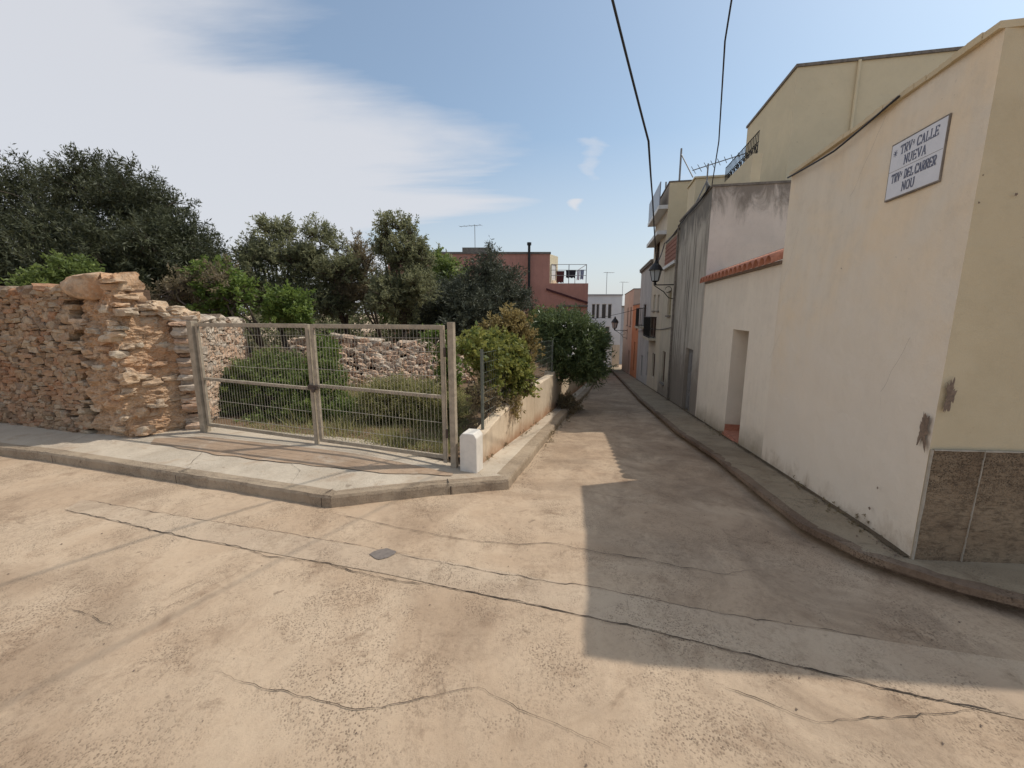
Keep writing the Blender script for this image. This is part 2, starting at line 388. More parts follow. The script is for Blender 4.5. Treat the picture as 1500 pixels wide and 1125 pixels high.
M['bframe'] = plain('white_window_frame', (.62, .61, .58), .5, 0, .1, 8)
M['darkcloth'] = plain('dark_cloth', (.025, .022, .03), .9, 0, .3, 20)
M['maroon'] = plain('maroon_cloth', (.10, .03, .03), .9, 0, .3, 20)
M['whitecloth'] = plain('white_cloth', (.72, .72, .75), .9, 0, .1, 20)
M['bluecloth'] = plain('grey_blue_cloth', (.28, .32, .42), .9, 0, .2, 20)
M['alu'] = plain('aluminium', (.22, .22, .22), .6, .2, .15, 20)
M['bark'] = plain('grey_brown_bark', (.12, .09, .065), .95, 0, .5, 16, .02)
M['twig'] = plain('dry_twig', (.20, .15, .11), .95, 0, .4, 16, .005)
M['signw'] = plain('glazed_white_tile', (.64, .64, .67), .35, 0, .08, 5, .001)
M['signb'] = plain('blue_grey_lettering', (.10, .11, .17), .5, 0, .2, 30, .001)
M['stone'] = stonemat('limestone_rubble', [(.24, .155, .095), (.38, .25, .15), (.47, .33, .21), (.40, .21, .115), (.50, .39, .27), (.26, .19, .135)])
M['stonep'] = stonemat('mortared_rubble', [(.54, .38, .245), (.63, .47, .32), (.55, .36, .22), (.68, .57, .43), (.48, .375, .27)], .65, (.50, .27, .14), .55)
M['stoneb'] = stonemat('pinkish_rubble', [(.50, .33, .22), (.58, .42, .30), (.50, .30, .19), (.62, .52, .41), (.40, .32, .25)], .2, (.45, .26, .16), .6)
M['earth'] = plain('wall_earth', (.15, .09, .055), .95, 0, .4, 12, .02)
M['olive'] = leafmat('olive_leaf', (.022, .027, .012), (.112, .118, .06), .2)
M['scrub'] = leafmat('scrub_leaf', (.075, .08, .045), (.30, .30, .16), .42)
M['brownscrub'] = leafmat('dry_scrub_leaf', (.11, .085, .05), (.30, .24, .14), .32)
M['blueleaf'] = leafmat('grey_green_leaf', (.036, .042, .026), (.125, .132, .085), .15)
M['bright'] = leafmat('bright_green_leaf', (.06, .10, .02), (.20, .26, .06), .35)
M['vine'] = leafmat('yellowing_vine_leaf', (.07, .11, .022), (.30, .29, .08), .38)
M['vineo'] = leafmat('ochre_vine_leaf', (.17, .13, .045), (.38, .29, .12), .3)
M['oleander'] = leafmat('oleander_leaf', (.035, .055, .018), (.17, .21, .085), .25, .4)
M['bush'] = leafmat('dark_bush_leaf', (.055, .08, .02), (.22, .27, .075), .35)
M['grass'] = leafmat('weed_blade', (.10, .12, .035), (.38, .34, .15), .4)
M['flower'] = leafmat('white_flower', (.6, .55, .52), (.75, .72, .68), .3)
def glassmat():
    m, nt, b = new_mat('window_glass'); b.inputs['Base Color'].default_value = (.03, .035, .04, 1)
    b.inputs['Roughness'].default_value = .12; return m
M['glass'] = glassmat()
def lampglass():
    m, nt, b = new_mat('frosted_lamp_glass'); b.inputs['Base Color'].default_value = (.42, .44, .44, 1)
    b.inputs['Roughness'].default_value = .3; return m
M['lampglass'] = lampglass()
M['glassgrey'] = plain('grey_balcony_glass', (.16, .15, .17), .3, 0, .2, 6)

# ================================================================== THE SETTING
def arr(a, b, n): return [a + (b - a) * i / n for i in range(n + 1)]
def grid_sheet(name, xs, ys, zf, mat):
    vs = [(x, y, zf(x, y)) for y in ys for x in xs]; nx = len(xs)
    fs = [(j * nx + i, j * nx + i + 1, (j + 1) * nx + i + 1, (j + 1) * nx + i) for j in range(len(ys) - 1) for i in range(nx - 1)]
    m = bpy.data.meshes.new(name); m.from_pydata(vs, [], fs); m.materials.append(mat)
    m.polygons.foreach_set('use_smooth', [True] * len(fs))
    o = bpy.data.objects.new(name, m); COL.objects.link(o); o['kind'] = 'structure'; return o
far_x = [-900, -300, -100, -50, -30] + arr(-20, 20, 100) + [30, 50, 100, 300, 900]
far_y = [-300, -100, -40, -20, -10] + arr(-5, 60, 130) + [80, 120, 300, 1500]
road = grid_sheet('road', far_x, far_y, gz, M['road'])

# pavements: outer (kerb) line and inner (wall) line, resampled, height SW over the road
def resample(pts, step=.25):
    out = [Vector(pts[0][:2])]
    for a, b in zip(pts, pts[1:]):
        a, b = Vector(a[:2]), Vector(b[:2]); n = max(1, int((b - a).length / step))
        out += [a + (b - a) * i / n for i in range(1, n + 1)]
    return out
def kerbed_pavement(name, kname, outer, inner, mat, kmat, label_side, kw=.16, h=SW, seed=1):
    """outer: kerb foot line; inner: far side. slab + kerb stones with worn edge"""
    r = random.Random(seed)
    o2 = resample(outer, .09); 
    # cumulative param matching for inner
    def at(poly, t):
        L = [0]
        for a, b in zip(poly, poly[1:]): L.append(L[-1] + (b - a).length)
        x = t * L[-1]
        for i in range(len(poly) - 1):
            if x <= L[i + 1] or i == len(poly) - 2:
                f = (x - L[i]) / max(1e-6, L[i + 1] - L[i]); return poly[i] + (poly[i + 1] - poly[i]) * f
    i2 = inner
    k = MB(); prof = []
    for i, p in enumerate(o2):
        t = (o2[min(i + 1, len(o2) - 1)] - o2[max(i - 1, 0)]).normalized(); n = Vector((-t.y, t.x)) * label_side
        j = noise.noise(Vector((p.x * 2.3, p.y * 2.3, seed))) * .022 + noise.noise(Vector((p.x * 13, p.y * 13, seed + 2))) * .012
        j2 = noise.noise(Vector((p.x * 6, p.y * 6, seed + 5))) * .016 + noise.noise(Vector((p.x * 15, p.y * 15, seed + 8))) * .012
        z0 = gz(p.x, p.y)
        a = p + n * j
        row = [(a.x, a.y, z0 - .03), (a.x + n.x * .012, a.y + n.y * .012, z0 + h - .03 + j2),
               (a.x + n.x * .026, a.y + n.y * .026, z0 + h + j2 * .6), (p.x + n.x * kw, p.y + n.y * kw, z0 + h + .004 + j2 * .2),
               (p.x + n.x * kw, p.y + n.y * kw, z0 + h - .05)]
        prof.append(row)
    vs = [v for row in prof for v in row]; m_ = len(prof[0]); fs = []
    for i in range(len(prof) - 1):
        for q in range(m_ - 1):
            f = (i * m_ + q, (i + 1) * m_ + q, (i + 1) * m_ + q + 1, i * m_ + q + 1)
            fs.append(f if label_side > 0 else f[::-1])
    k.add(vs, fs); ko = k.build(kname, kmat); ko['kind'] = 'structure'
    s = MB(); nI = 14; rows = []
    for i, p in enumerate(o2):
        t = i / (len(o2) - 1); q = at(i2, t)
        td = (o2[min(i + 1, len(o2) - 1)] - o2[max(i - 1, 0)]).normalized(); n = Vector((-td.y, td.x)) * label_side
        a = p + n * (kw - .005)
        rows.append([(a + (q - a) * e / nI) for e in range(nI + 1)])
    vs = []; 
    for row in rows:
        for e, v in enumerate(row):
            vs.append((v.x, v.y, gz(v.x, v.y) + h - .002 + (0 if e == 0 else .006 * noise.noise(Vector((v.x, v.y, 3))))))
    w = nI + 1; fs = []
    for i in range(len(rows) - 1):
        for e in range(nI):
            f = (i * w + e, (i + 1) * w + e, (i + 1) * w + e + 1, i * w + e + 1); fs.append(f if label_side > 0 else f[::-1])
    s.add(vs, fs); so = s.build(name, mat, smooth=True); so['kind'] = 'structure'
    return so
V2 = lambda p: Vector((p[0], p[1]))
gl_, gm_, gr_ = G(303, 632, SW), G(466, 650, SW), G(666, 684, SW)      # gate feet
stC = G(190, 641, SW); stL = G(0, 618, SW)
wl_dir = (V2(stL) - V2(stC)).normalized()
lwA, lwB = G(697, 686, SW), G(808, 602, SW)
lw_dir = (V2(lwB) - V2(lwA)).normalized()
kL = [V2(G(0, 668)) + V2((-.9, .26)).normalized() * 14, V2(G(0, 668)), V2(G(60, 675)), V2(G(200, 698)), V2(G(485, 745)), V2(G(745, 717))]
kL_lane = [V2(G(745, 717)), V2(G(790, 660)), V2(G(835, 605)), V2(G(862, 577)), V2((6.1, 28.4)), V2((9.5, 38.5))]
kerbed_pavement('pavement', 'kerb', kL, [V2(stC) + wl_dir * 14, V2(stL), V2(stC) + V2((0, .3)), V2(gl_) + V2((0, .3)), V2(gr_) + V2((0, .5)), V2(lwA) + V2((.02, .1))], M['side'], M['kerb'], 1, seed=3)
kerbed_pavement('pavement', 'kerb', kL_lane, [V2(lwA) + V2((.02, .1)), V2(lwB) + lw_dir * .2, V2(lwB) + lw_dir * 8, V2(lwB) + lw_dir * 17, V2((8.4, 39))], M['side'], M['kerb'], 1, kw=.22, seed=5)
rk = [V2((16, 1.55)), V2((6, 2.0)), V2(G(1500, 893)), V2(G(1400, 868)), V2(G(1270, 825)), V2(G(1190, 784)), V2(G(1130, 737)), V2(G(1060, 680)), V2(G(1000, 640))]
rk += [V2(WP(s, 0, .85)) for s in (11.5, 16, 22, 30, 40)]
rin = [V2((16, ORG.y - .8)), V2((6, ORG.y - .12)), V2(ORG) + V2((.3, -.02))] + [V2(WP(s, 0, -.04)) for s in (.5, 2, 4, 6, 9, 12, 16, 22, 30, 40)]
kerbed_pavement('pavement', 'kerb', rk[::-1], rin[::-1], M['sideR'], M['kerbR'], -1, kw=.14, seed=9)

# lot ground behind the gate, a sheet at pavement height
def lot_z(x, y): return .10 + .05 * noise.noise(Vector((x * .5, y * .5, 0)))
mb = MB()
gA, gB = V2(gl_) + V2((-.35, .12)), V2(gr_) + V2((.1, .12))
rows = []
for j in range(46):
    y = j * 1.0
    xl = gA.x + (-16 - gA.x) * min(1, y / 6); yl = gA.y + y
    lwp = V2(lwA) + V2((-.1, .1)) + lw_dir * max(0, y) ; xr, yr = lwp.x, lwp.y
    if y == 0: xl, yl = gA.x, gA.y
    rows.append([(xl + (xr - xl) * i / 30, yl + (yr - yl) * i / 30) for i in range(31)])
mb.add([(x, y, lot_z(x, y)) for r_ in rows for x, y in r_], [(j * 31 + i, j * 31 + i + 1, (j + 1) * 31 + i + 1, (j + 1) * 31 + i) for j in range(45) for i in range(30)])
tag(mb.build('lot_soil', M['soil'], smooth=True), kind='structure')
# driveway apron in front of the gate, pinkish and worn: thin sheet
# joints, cracks and patches of the road
def ribbon(pxs, w, mat, name, dz=.004, jit=.02, dz0=0, parent=None, seed=0, taper=True, world_pts=None):
    pts = world_pts or [V2(G(u, v, dz0)) for u, v in pxs]
    q = resample(pts, .035); r = random.Random(seed + len(q)); L = []; Rr = []
    for i, p in enumerate(q):
        t = (q[min(i + 1, len(q) - 1)] - q[max(i - 1, 0)]).normalized(); n = Vector((-t.y, t.x))
        off = noise.noise(Vector((p.x * 2.1, p.y * 2.1, seed))) * jit * .8 + noise.noise(Vector((p.x * 9, p.y * 9, seed))) * jit * .9 + noise.noise(Vector((p.x * 28, p.y * 28, seed))) * jit * .55
        c = p + n * off
        ww = .38 * w * (.15 + 1.5 * abs(noise.noise(Vector((p.x * 5, p.y * 5, seed + 4)))) + r.random() * .35)
        if taper: ww *= min(1, i / 6, (len(q) - 1 - i) / 6) + .05
        for lst, sgn in ((L, 1), (Rr, -1)):
            a = c + n * ww * .5 * sgn; lst.append((a.x, a.y, gz(a.x, a.y) + dz0 + dz))
    m = MB(); n_ = len(q)
    m.add(L + Rr, [(i, n_ + i, n_ + i + 1, i + 1) for i in range(n_ - 1)])
    o = m.build(name, mat, parent, world=False); return o
strip_a = [(-60, 765), (95, 742), (240, 765), (390, 792), (500, 815), (640, 838), (780, 862), (930, 890), (1160, 925), (1300, 960)]
strip_b = [(-90, 708), (100, 733), (280, 756), (430, 782), (560, 806), (700, 828), (860, 862), (980, 882), (1180, 915), (1330, 948)]
sa = [V2(G(*p)) for p in [(95, 747), (280, 790), (420, 815), (560, 840), (700, 870), (910, 914), (1000, 935), (1300, 1010), (1700, 1100)]]
sb = [V2(G(*p)) for p in [(120, 732), (300, 763), (420, 782), (540, 803), (660, 824), (850, 858), (980, 884), (1150, 915), (1300, 940), (1600, 985)]]
st = MB(); A_, B_ = resample([sa[0], sa[-1]], 9e9), None
def samp(poly, n):
    L = [0]
    for a, b in zip(poly, poly[1:]): L.append(L[-1] + (b - a).length)
    out = []
    for k in range(n + 1):
        x = k / n * L[-1]
        for i in range(len(poly) - 1):
            if x <= L[i + 1] + 1e-9 or i == len(poly) - 2:
                out.append(poly[i] + (poly[i + 1] - poly[i]) * ((x - L[i]) / (L[i + 1] - L[i]))); break
    return out
a_, b_ = samp(sa, 60), samp(sb, 60)
st.add([(p.x, p.y, gz(p.x, p.y) + .004) for p in a_] + [(p.x, p.y, gz(p.x, p.y) + .004) for p in b_], [(i, i + 1, 62 + i, 61 + i) for i in range(60)])
tag(st.build('road_patch', M['strip']), kind='structure')
CR = [([(95, 747), (200, 770), (280, 790), (330, 797), (400, 815), (480, 828), (560, 848), (660, 862), (780, 888), (910, 914), (1000, 935), (1300, 1010), (1500, 1055)], .022),
      ([(120, 732), (300, 763), (420, 782), (540, 803), (600, 815), (660, 826), (720, 840), (850, 858), (920, 872), (980, 884), (1150, 915), (1300, 940)], .016),
      ([(485, 752), (560, 768), (640, 784), (700, 793), (760, 798), (800, 796), (860, 806), (930, 818), (1000, 832), (1060, 841), (1110, 834)], .02),
      ([(655, 826), (660, 842), (650, 860)], .014), ([(918, 875), (920, 905)], .010),
      ([(200, 912), (290, 870), (340, 843), (370, 822)], .012), ([(90, 885), (140, 905), (170, 925)], .012), ([(230, 885), (270, 862), (330, 835)], .008),
      ([(840, 668), (900, 672), (960, 668)], .012), ([(790, 705), (900, 728), (1000, 745)], .008), ([(300, 985), (520, 1040), (700, 1010), (900, 1100)], .012),
      ([(1040, 1000), (1200, 1060), (1450, 1040)], .012)]
for i, (px, w) in enumerate(CR): ribbon(px, w, M['crack'], 'crack', .008, .02, 0, road, i)
for px in ([(0, 640), (150, 655), (300, 668)], [(438, 703), (360, 745)], [(0, 0)]):
    pass
ribbon([(490, 722), (620, 708), (740, 704)], .012, M['crack'], 'crack', .008, .012, SW, road, 31)
ribbon([(60, 660), (200, 683), (330, 700), (490, 722)], .012, M['crack'], 'crack', .008, .012, SW, road, 33)
ribbon([(420, 735 - 60), (440, 690), (425, 712)], .01, M['crack'], 'crack', .008, .01, SW, road, 34)
mb = MB(); pts = [G(*q) for q in ((541, 813), (547, 809), (556, 806), (567, 804), (581, 809), (578, 813), (568, 818), (555, 821), (549, 819))]
mb.add([(q.x, q.y, gz(q.x, q.y) + .009) for q in pts], [tuple(range(9))])
mb.build('tar_patch', M['tar'], road, world=False)

for k, (t_, w_) in enumerate(((.30, .02), (.44, .016), (.57, .022), (.69, .016), (.80, .02), (.90, .018), (.965, .026))):
    pl_ = samp(kL, 1000); q0 = pl_[int(t_ * 1000)]; q1 = pl_[min(1000, int(t_ * 1000) + 3)]; tt = (q1 - q0).normalized(); nn = Vector((-tt.y, tt.x))
    ribbon(None, w_ * 2.6, M['crack'], 'crack', .014, .012, SW, road, 50 + k, False, [q0 + nn * .012, q0 + nn * .17 + tt * .01])
    m = MB(); z0_ = gz(q0.x, q0.y); a_ = q0 - nn * .022; b_ = a_ + tt * w_ * .6
    m.add([(a_.x, a_.y, z0_ + .01), (b_.x, b_.y, z0_ + .01), (b_.x, b_.y, z0_ + SW - .012), (a_.x, a_.y, z0_ + SW - .012)], [(0, 1, 2, 3)]); m.build('joint', M['crack'], road, world=False)
for k in range(14):
    q0 = WP(1.2 + k * 1.15, 0, 0); q1 = WP(1.25 + k * 1.15, 0, .75 if k > 3 else .6)
    ribbon(None, .02, M['crack'], 'crack', .008, .008, SW, road, 80 + k, False, [V2(q0), V2(q1)])
for k, t_ in enumerate((.12, .22, .33, .45, .6)):
    pl_ = samp(kL, 1000); q0 = pl_[int((.35 + t_) * 1000) if t_ < .6 else 985]
    ribbon(None, .016, M['crack'], 'crack', .008, .02, SW, road, 100 + k, True, [q0 + Vector((-.02, .17)), q0 + Vector((-.15 - .1 * k, 1.25))])
def sheet(lo, hi, mat, name, dz):
    n = len(lo); m = MB(); m.add([(p.x, p.y, gz(p.x, p.y) + dz) for p in lo] + [(p.x, p.y, gz(p.x, p.y) + dz) for p in hi], [(i, i + 1, n + i + 1, n + i) for i in range(n - 1)])
    return tag(m.build(name, mat), kind='structure')
A1, A2 = samp([V2(G(226, 643, SW)), V2(G(300, 640, SW)), V2(G(466, 658, SW)), V2(G(664, 694, SW))], 50), samp([V2(G(222, 650, SW)), V2(G(330, 668, SW)), V2(G(450, 682, SW)), V2(G(560, 694, SW)), V2(G(662, 697, SW))], 50)
A2 = [p + V2((0, .05 * noise.noise(Vector((p.x * 3, 0, 0))))) for p in A2]
sheet(A2, A1, M['apron'], 'apron', SW + .009)
D1 = [V2(WP(i * .12, 0, .0)) for i in range(300)]; D2 = [V2(WP(i * .12, 0, .045 + .05 * abs(noise.noise(Vector((i * .31, 1, 0)))) + .03 * noise.noise(Vector((i * 1.3, 3, 0))))) for i in range(300)]
sheet(D2, D1, M['dirt'], 'gutter_dirt', SW + .010)

# ================================================================== STONE
def rock(mb, c, ux, uy, uz, w, d, h, r, tone, jit=.16, rd=.45, n=4):
    """a squarish stone: a lattice cube pulled part way towards a ball, dented by noise and chipped at the corners"""
    idx = {}; vs = []; e = n - 1; sd = Vector((r.uniform(-50, 50), r.uniform(-50, 50), r.uniform(-50, 50)))
    shx, shz, tp = r.uniform(-.22, .22), r.uniform(-.12, .12), r.uniform(-.18, .18)
    for i in range(n):
        for j in range(n):
            for k in range(n):
                if 0 < i < e and 0 < j < e and 0 < k < e: continue
                p = Vector((i / e * 2 - 1, j / e * 2 - 1, k / e * 2 - 1)); q = p.normalized() * 1.2
                p = p.lerp(q, rd)
                p.x += p.z * shx; p.z = p.z * (1 + tp * p.x) + p.x * shz
                p += noise.noise_vector(p * 1.1 + sd) * jit * 1.5 + Vector((r.uniform(-1, 1), r.uniform(-1, 1), r.uniform(-1, 1))) * jit * .32
                idx[i, j, k] = len(vs); vs.append(c + ux * p.x * w / 2 + uy * p.y * d / 2 + uz * p.z * h / 2)
    fs = []
    for ax in range(3):
        for side in (0, e):
            for a in range(e):
                for b in range(e):
                    def key(x, y):
                        t = [0, 0, 0]; t[ax] = side; t[(ax + 1) % 3] = x; t[(ax + 2) % 3] = y; return idx[tuple(t)]
                    f = (key(a, b), key(a + 1, b), key(a + 1, b + 1), key(a, b + 1)); fs.append(f if side == e else f[::-1])
    mb.add(vs, fs, tone)
def stone_face(mb, A, B, z0, ztop, r, ch=(.07, .17), cw=(.14, .42), depth=.28, normal=None, caps=True, jit=.16, out=.04, gap=.9, bulge=0, skip=0, rd=.3):
    A, B = Vector((A[0], A[1], 0)), Vector((B[0], B[1], 0)); L = (B - A).length; ux = (B - A).normalized()
    uy = Vector((ux.y, -ux.x, 0)); uz = Vector((0, 0, 1))
    if normal is not None and uy.dot(normal) < 0: uy = -uy
    z = z0 - .04
    while True:
        h = r.uniform(*ch); s = -r.random() * .2; any_ = False
        while s < L:
            w = r.uniform(*cw) * (.7 + .6 * r.random()); sc = s + w / 2
            zt = ztop(min(max(sc, 0), L))
            if z + h * .5 < zt:
                any_ = True; hh = h * r.uniform(.65, 1.45)
                if skip and r.random() < skip: s += w; continue
                zc = z + h / 2 + noise.noise(Vector((sc * .9, z * .8, 3))) * .16 + r.uniform(-.02, .02)
                o = uy * (out * r.uniform(-.6, 1.4) - depth * .35 + bulge * math.sin(min(1, max(0, (z - z0) / max(.1, zt - z0))) * 3.1))
                tilt = r.uniform(-.09, .09)
                u2 = (ux + uz * tilt).normalized(); z2 = uy.cross(u2); z2 = z2 if z2.z > 0 else -z2
                rock(mb, A + ux * sc + Vector((0, 0, zc)) + o, u2, uy, z2, w * 1.0 * gap + .02, depth, hh * 1.02 * gap + .02, r, min(1, max(0, r.random())), jit, rd)
            s += w
        z += h
        if not any_ or z > 5: break
    if caps:
        s = 0
        while s < L:
            w = r.uniform(.22, .5); zt = ztop(min(s + w / 2, L))
            tilt = r.uniform(-.3, .3); u2 = (ux + uz * tilt).normalized(); z2 = uy.cross(u2); z2 = z2 if z2.z > 0 else -z2
            rock(mb, A + ux * (s + w / 2) + Vector((0, 0, zt + .03)) - uy * .15, u2, uy, z2, w * 1.1, .45, r.uniform(.09, .2), r, r.choice((.75, .8, .95, 1, .6)), .2)
            s += w * .9
def core(mb, A, B, z0, ztop, back, n=40, inset=.1, normal=None, rough=.05):
    """wall body behind the face stones: a solid strip with the wall's own uneven top"""
    A, B = Vector((A[0], A[1], 0)), Vector((B[0], B[1], 0)); L = (B - A).length; ux = (B - A).normalized()
    uy = Vector((ux.y, -ux.x, 0))
    if normal is not None and uy.dot(normal) < 0: uy = -uy
    nz = 14; F = []; Bk = []
    vs = []; fs = []
    for side in (0, 1):
        for i in range(n + 1):
            s = L * i / n; zt = ztop(s)
            for k in range(nz + 1):
                zz = z0 - .1 + (zt - z0 + .1) * k / nz
                off = (-inset if side == 0 else -back)
                j = noise.noise(Vector((s * 3.1, zz * 3.1, side * 9))) * rough + noise.noise(Vector((s * 9, zz * 9, side * 9))) * rough * .4
                vs.append(A + ux * s + uy * (off + j) + Vector((0, 0, zz)))
    w = nz + 1; o2 = (n + 1) * w
    for i in range(n):
        for k in range(nz):
            fs.append((i * w + k, (i + 1) * w + k, (i + 1) * w + k + 1, i * w + k + 1)); fs.append((o2 + i * w + k, o2 + i * w + k + 1, o2 + (i + 1) * w + k + 1, o2 + (i + 1) * w + k))
        fs.append((i * w + nz, (i + 1) * w + nz, o2 + (i + 1) * w + nz, o2 + i * w + nz))
    for i in (0, n):
        for k in range(nz): fs.append((i * w + k, i * w + k + 1, o2 + i * w + k + 1, o2 + i * w + k))
    mb.add(vs, fs, .5)
FRONT = Vector((0, -1, 0))
rs = random.Random(11)
wroot = empty('stone_wall', (stC.x, stC.y, SW), 'tall rubble stone wall with a high mortared pier, left of the metal gate', 'wall')
stFar = V2(stC) + wl_dir * 13
Lw = 13
pierw = .62
def top_left(s):     # s measured from the far left end to the corner
    q = s - (Lw - (V2(stL) - V2(stC)).length)
    Lq = (V2(stL) - V2(stC)).length
    t = q / Lq
    base = 2.38 + .12 * max(0, min(1, t))
    return base + .06 * noise.noise(Vector((s * 1.7, 2, 0))) 
mb = MB(); core(mb, stFar, stC, 0, lambda s: top_left(s) - .03, .6, 60, .13, FRONT); mb.build('wall_core', M['earth'], wroot)
mb = MB(); stone_face(mb, stFar, V2(stC) + wl_dir * .95, SW, top_left, rs, (.035, .105), (.09, .30), .24, FRONT, True, .17, .02, .90, 0, 0, .25)
mb.build('stone_face', M['stone'], wroot)
# the pier: a lumpy mortared mass rising to a ragged peak at the corner
rightEnd = V2(G(299, 623, SW))
rdir = (rightEnd - V2(stC)).normalized()
def lump(mb, A, B, z0, ztop, back, n, nz, normal, amp, seed, taper=0, ends=True):
    A, B = Vector((A[0], A[1], 0)), Vector((B[0], B[1], 0)); L = (B - A).length; ux = (B - A).normalized(); uy = Vector((ux.y, -ux.x, 0))
    if uy.dot(normal) < 0: uy = -uy
    def pt(s, zz, off):
        p = A + ux * s + uy * off + Vector((0, 0, zz))
        q = Vector((s * 2.2 + seed, zz * 5.2, off * 2 + seed)); a = noise.noise(q) * amp
        q = Vector((s * 6 + seed, zz * 15, off * 5 + seed)); a += noise.noise(q) * amp * .6
        q = Vector((s * 16 + seed, zz * 42, off * 15 + seed)); a += noise.noise(q) * amp * .45; q = Vector((s * 40 + seed, zz * 80, off * 30)); a += noise.noise(q) * amp * .25
        p.z += (noise.noise(Vector((s * 5 + seed, off * 5, 3))) * .10 + noise.noise(Vector((s * 14 + seed, off * 14, 8))) * .05) * max(0, (zz - z0) / max(.1, ztop(s) - z0)) ** 4
        p += ux * noise.noise(Vector((s * 3, zz * 6, off * 4 + seed))) * amp * .8
        return p + uy * a * (1 if off > -back / 2 else -1)
    vs = []; fs = []; w = nz + 1
    for side in (0, 1):
        for i in range(n + 1):
            s = L * i / n; zt = ztop(s)
            for k in range(nz + 1):
                f = k / nz; zz = z0 - .06 + (zt - z0 + .06) * f
                off = (-taper * f ** 3 - .14 * f ** 14) if side == 0 else (-back + taper * f ** 3 + .10 * f ** 14)
                vs.append(pt(s, zz, off))
    o2 = (n + 1) * w
    for i in range(n):
        for k in range(nz):
            fs.append((i * w + k, (i + 1) * w + k, (i + 1) * w + k + 1, i * w + k + 1)); fs.append((o2 + i * w + k, o2 + i * w + k + 1, o2 + (i + 1) * w + k + 1, o2 + (i + 1) * w + k))
        fs.append((i * w + nz, (i + 1) * w + nz, o2 + (i + 1) * w + nz, o2 + i * w + nz))
    for i in (0, n):
        for k in range(nz): fs.append((i * w + k, i * w + k + 1, o2 + i * w + k + 1, o2 + i * w + k) if i else (i * w + k, o2 + i * w + k, o2 + i * w + k + 1, i * w + k + 1))
    mb.add(vs, fs, .5)
zr0, zr1 = 2.05, 1.98
Lr = (rightEnd - V2(stC)).length
def top_pier(s):
    t = s / (.95)
    return 2.44 + .30 * max(0, min(1, (t - .45) / .3)) ** .6 + .11 * noise.noise(Vector((s * 4, 1, 5)))
def top_right(s):
    t = s / Lr
    pk = 2.74 if t < .12 else (2.74 - (t - .12) / .26 * .50 if t < .38 else 2.20 - (t - .38) * .33)
    return pk + .09 * noise.noise(Vector((s * 5, 0, 7))) + .05 * noise.noise(Vector((s * 17, 0, 2)))
pA = V2(stC) + wl_dir * .75
mb = MB(); lump(mb, pA, V2(stC) , SW, top_pier, .62, 60, 150, FRONT, .075, 1.3, .08)
lump(mb, V2(stC), rightEnd, SW, top_right, .5, 90, 150, FRONT, .042, 4.1, .04)
mb.build('pier', M['stonep'], wroot)
mb = MB(); rr = random.Random(5)
stone_face(mb, V2(stC) + rdir * .15, V2(stC) + rdir * Lr * .93, SW + .3, lambda s: top_right(s) - .05, rr, (.04, .09), (.12, .34), .2, FRONT, False, .24, -.085, .9, 0, .55, .35)
stone_face(mb, pA + V2((0, 0)), V2(stC) , SW , lambda s: 2.25, rr, (.05, .11), (.1, .30), .2, FRONT, False, .24, -.085, .85, 0, .6, .35)
for k in range(15):        # loose stones along the falling top
    s = Lr * (.40 + .6 * k / 16); p = V2(stC) + rdir * s
    rock(mb, Vector((p.x, p.y, top_right(s) + rr.uniform(-.02, .06))) - Vector((0, -.12, 0)), Vector((1, 0, rr.uniform(-.3, .3))).normalized(), Vector((0, 1, 0)), Vector((0, 0, 1)), rr.uniform(.12, .26), .3, rr.uniform(.06, .13), rr, rr.random(), .2)
mb.build('bedded_stones', M['stonep'], wroot)
mb = MB(); b = V2(stC) + wl_dir * .55
rock(mb, Vector((b.x, b.y + .2, 2.52)), Vector((1, -.2, -.08)).normalized(), Vector((.2, 1, 0)).normalized(), Vector((0, 0, 1)), .66, .5, .34, rr, .42, .22, .6, 6)
mb.build('top_boulder', M['stonep'], wroot, smooth=True, label='orange boulder lying on top of the wall beside the pier')
# inner wall running back from the gate's left post
inA, inB = V2(gl_) + V2((-.30, .30)), V2((-6.75, 10.3))
iroot = empty('inner_stone_wall', (inA.x, inA.y, SW), 'pinkish rubble stone wall running back inside the lot behind the gate\'s left post', 'wall')
def t_in(s): return 1.98 - s * .04 + .08 * noise.noise(Vector((s * 2.3, 8, 0)))
mb = MB(); core(mb, inA, inB, 0, t_in, .5, 30, .12, Vector((1, -.2, 0))); mb.build('wall_core', M['earth'], iroot)
mb = MB(); stone_face(mb, inA, inB, .1, t_in, rs, (.05, .12), (.14, .36), .26, Vector((1, -.2, 0)), True, .2, .02, .9, 0, 0, .25); mb.build('stone_face', M['stoneb'], iroot)
